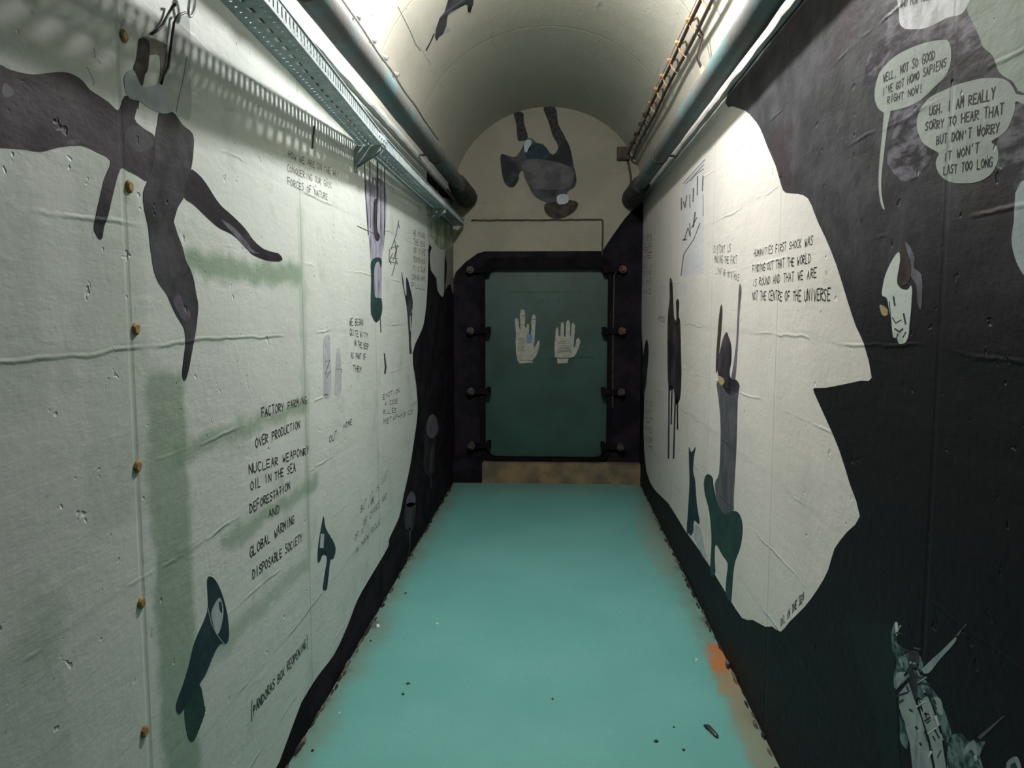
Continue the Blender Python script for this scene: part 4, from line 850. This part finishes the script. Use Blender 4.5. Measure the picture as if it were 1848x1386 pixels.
# ------------------------------------------------------------------ hook and cords on the left wall
hp = on_x(330, 10, XL)
hk = empty('wall_hook', (XL, hp.y, hp.z), 'shiny steel snap hook on the left wall under the cable tray', 'hook')
bm = bmesh.new(); tube(bm, [(XL - 0.001, hp.y, hp.z + 0.03), (XL + 0.022, hp.y, hp.z + 0.03), (XL + 0.028, hp.y, hp.z + 0.02), (XL + 0.022, hp.y, hp.z + 0.012)], 0.003, 8)
link('eye_bolt', bm, [M['galv']], hk)
bm = bmesh.new()
pts = []
for i in range(25):
    a = 2 * PI * i / 24; pts.append((XL + 0.020 + 0.004 * math.sin(a), hp.y + 0.012 * math.cos(a) + 0.004 * math.sin(a), hp.z + 0.001 + 0.026 * math.sin(a)))
tube(bm, pts, 0.0034, 8, False)
link('snap_link', bm, [M['chrome']], hk, True)
def cord(pts, label, r=0.0028):
    P = [on_x(x, y, XL + d) for x, y, d in pts]
    bm = bmesh.new(); tube(bm, P, r, 8)
    tag(link('cord', bm, [M['cable']], None, True), label, 'cord')
z6 = lambda p, d: (*Q(210, 0, 6.3, [p])[0], d)
cord([z6((680, 40), .018), z6((640, 70), .010), z6((580, 180), .006), z6((520, 290), .006), z6((480, 335), .006), z6((400, 388), .004)], 'short black cord hanging from the snap hook to the left')
cord([z6((790, 140), .018), z6((700, 175), .010), z6((655, 260), .006), z6((625, 480), .006), z6((603, 660), .006), z6((592, 760), .006), z6((535, 870), .006), z6((512, 955), .005)], 'long black cord hanging straight down from the snap hook')
# ------------------------------------------------------------------ bits on the floor
def chip(px, py, sx, sy, h, mat, name, label, cat, seed, group=None):
    p = on_z(px, py); r = random.Random(seed); bm = bmesh.new()
    n = 7; ring = [(p.x + sx * math.cos(2 * PI * k / n) * r.uniform(.6, 1), p.y + sy * math.sin(2 * PI * k / n) * r.uniform(.6, 1)) for k in range(n)]
    lo = [bm.verts.new((x, y, 0.0002)) for x, y in ring]; hi = [bm.verts.new((p.x + (x - p.x) * .7, p.y + (y - p.y) * .7, h * r.uniform(.6, 1))) for x, y in ring]
    bm.faces.new(lo[::-1]); bm.faces.new(hi)
    for k in range(n): bm.faces.new([lo[k], lo[(k + 1) % n], hi[(k + 1) % n], hi[k]])
    tag(link(name, bm, [M[mat]]), label, cat, group)
chip(682, 1131, .012, .012, .010, 'chip', 'plaster_crumb', 'white plaster crumb on the floor by the left wall', 'crumb', 1)
chip(789, 1126, .007, .007, .006, 'chip', 'plaster_crumb', 'white plaster crumb on the left half of the floor', 'crumb', 2)
chip(1257, 1192, .009, .009, .008, 'chip', 'plaster_crumb', 'white plaster crumb beside the orange rust stain', 'crumb', 3)
chip(613, 1287, .005, .005, .004, 'chip', 'plaster_crumb', 'tiny white plaster crumb low on the left of the floor', 'crumb', 4)
p = on_z(1283, 1321); bm = bmesh.new()
tube(bm, [(p.x - .016, p.y + .035, .006), (p.x - .006, p.y + .022, .010), (p.x + .002, p.y, .009), (p.x + .012, p.y - .030, .006), (p.x + .014, p.y - .040, .003)], [.004, .009, .0085, .0075, .002], 8)
for v in bm.verts: v.co.z = max(v.co.z * .7, 0.0003)
tag(link('rubber_scrap', bm, [M['scrap']], None, True), 'curled black rubber scrap on the teal floor at lower right', 'scrap')
for i, (px, py, s, lb) in enumerate([(1184, 1338, .009, 'dark crumb below the centre right of the floor'), (1234, 1354, .007, 'dark flat crumb left of the rubber scrap'), (1216, 1313, .004, 'tiny dark crumb above left of the rubber scrap'), (736, 1234, .010, 'dark crumb on the left of the teal floor'), (727, 1253, .008, 'flat dark flake on the left of the teal floor'),
                                     (669, 1157, .007, 'dark crumb by the white plaster crumb at left'), (1298, 1167, .005, 'dark crumb by the right wall above the rust stain'), (564, 1355, .006, 'dark crumb near the left foot of the floor'), (732, 1071, .010, 'dark crumb by the left wall edge'), (997, 1262, .006, 'dark crumb in the middle of the floor')]):
    chip(px, py, s, s * 1.2, .005, 'scrap', 'dirt_crumb', lb, 'crumb', 20 + i)
# broken mortar crumbs along the foot of the walls
rg = random.Random(77)
def mortar(name, side, label):
    bm = bmesh.new(); X = XL if side < 0 else XR
    y = 1.6
    while y < 6.0:
        s = rg.uniform(.006, .020); x = X - side * rg.uniform(-.004, .012)
        n = 6; ring = []
        for k in range(n):
            a = 2 * PI * k / n; ring.append((x + s * .7 * math.cos(a) * rg.uniform(.5, 1), y + s * 3.2 * math.sin(a) * rg.uniform(.6, 1)))
        hh = rg.uniform(.003, .012)
        lo = [bm.verts.new((a, b, -0.001)) for a, b in ring]; hi = [bm.verts.new((x + (a - x) * .6, y + (b - y) * .6, hh)) for a, b in ring]
        bm.faces.new(hi)
        for k in range(n): bm.faces.new([lo[k], lo[(k + 1) % n], hi[(k + 1) % n], hi[k]])
        y += s * rg.uniform(2, 9)
    o = link(name, bm, [simple(name + ' crumbs', (0.012, 0.011, 0.011), (0.11, 0.09, 0.065), 9, 0.9, 0, 0.4, lo=0.45, hi=0.6)])
    tag(o, label, kind='structure')
mortar('trim_5', -1, 'crumbled mortar edge along the foot of the left wall')
mortar('trim_6', 1, 'crumbled mortar edge along the foot of the right wall')
# ------------------------------------------------------------------ lamps
def lamp(x, y, z, power, label):
    t = empty('bulkhead_lamp', (x, y, z), label, 'lamp')
    top = SPR + VH * math.sqrt(max(0, 1 - ((x - VCX) / VA) ** 2))
    bm = bmesh.new(); tube(bm, [(x, y, top + 0.01), (x, y, z + 0.035), (x, y, z + 0.022)], [0.075, 0.075, 0.066], 24)
    link('lamp_base', bm, [M['lamp_body']], t)
    bm = bmesh.new(); pr = [(0.060, 0.022), (0.058, 0.0), (0.050, -0.022), (0.034, -0.040), (0.014, -0.049), (0.001, -0.050)]
    tube(bm, [(x, y, z + b) for a, b in pr], [a for a, b in pr], 24)
    m = glow('lit lamp glass', power)
    link('lamp_glass', bm, [m], t, True)
    bm = bmesh.new()
    for a0 in (0, PI / 2):
        pts = [(x + 0.070 * math.cos(q) * math.cos(a0), y + 0.070 * math.cos(q) * math.sin(a0), z + 0.02 - 0.080 * math.sin(q)) for q in [PI * i / 12 for i in range(13)]]
        tube(bm, pts, 0.0022, 6)
    link('lamp_cage', bm, [M['lamp_body']], t)
    return t
lamp(*LAMP, LAMP_POWER * 60, 'lit bulkhead lamp on the crown of the vault just above the view')
lamp(-0.05, -1.6, 2.93, REAR_FILL_POWER * 60, 'unseen bulkhead lamp added behind the viewer as weak fill light')  # weak fill lamp added out of view behind the camera
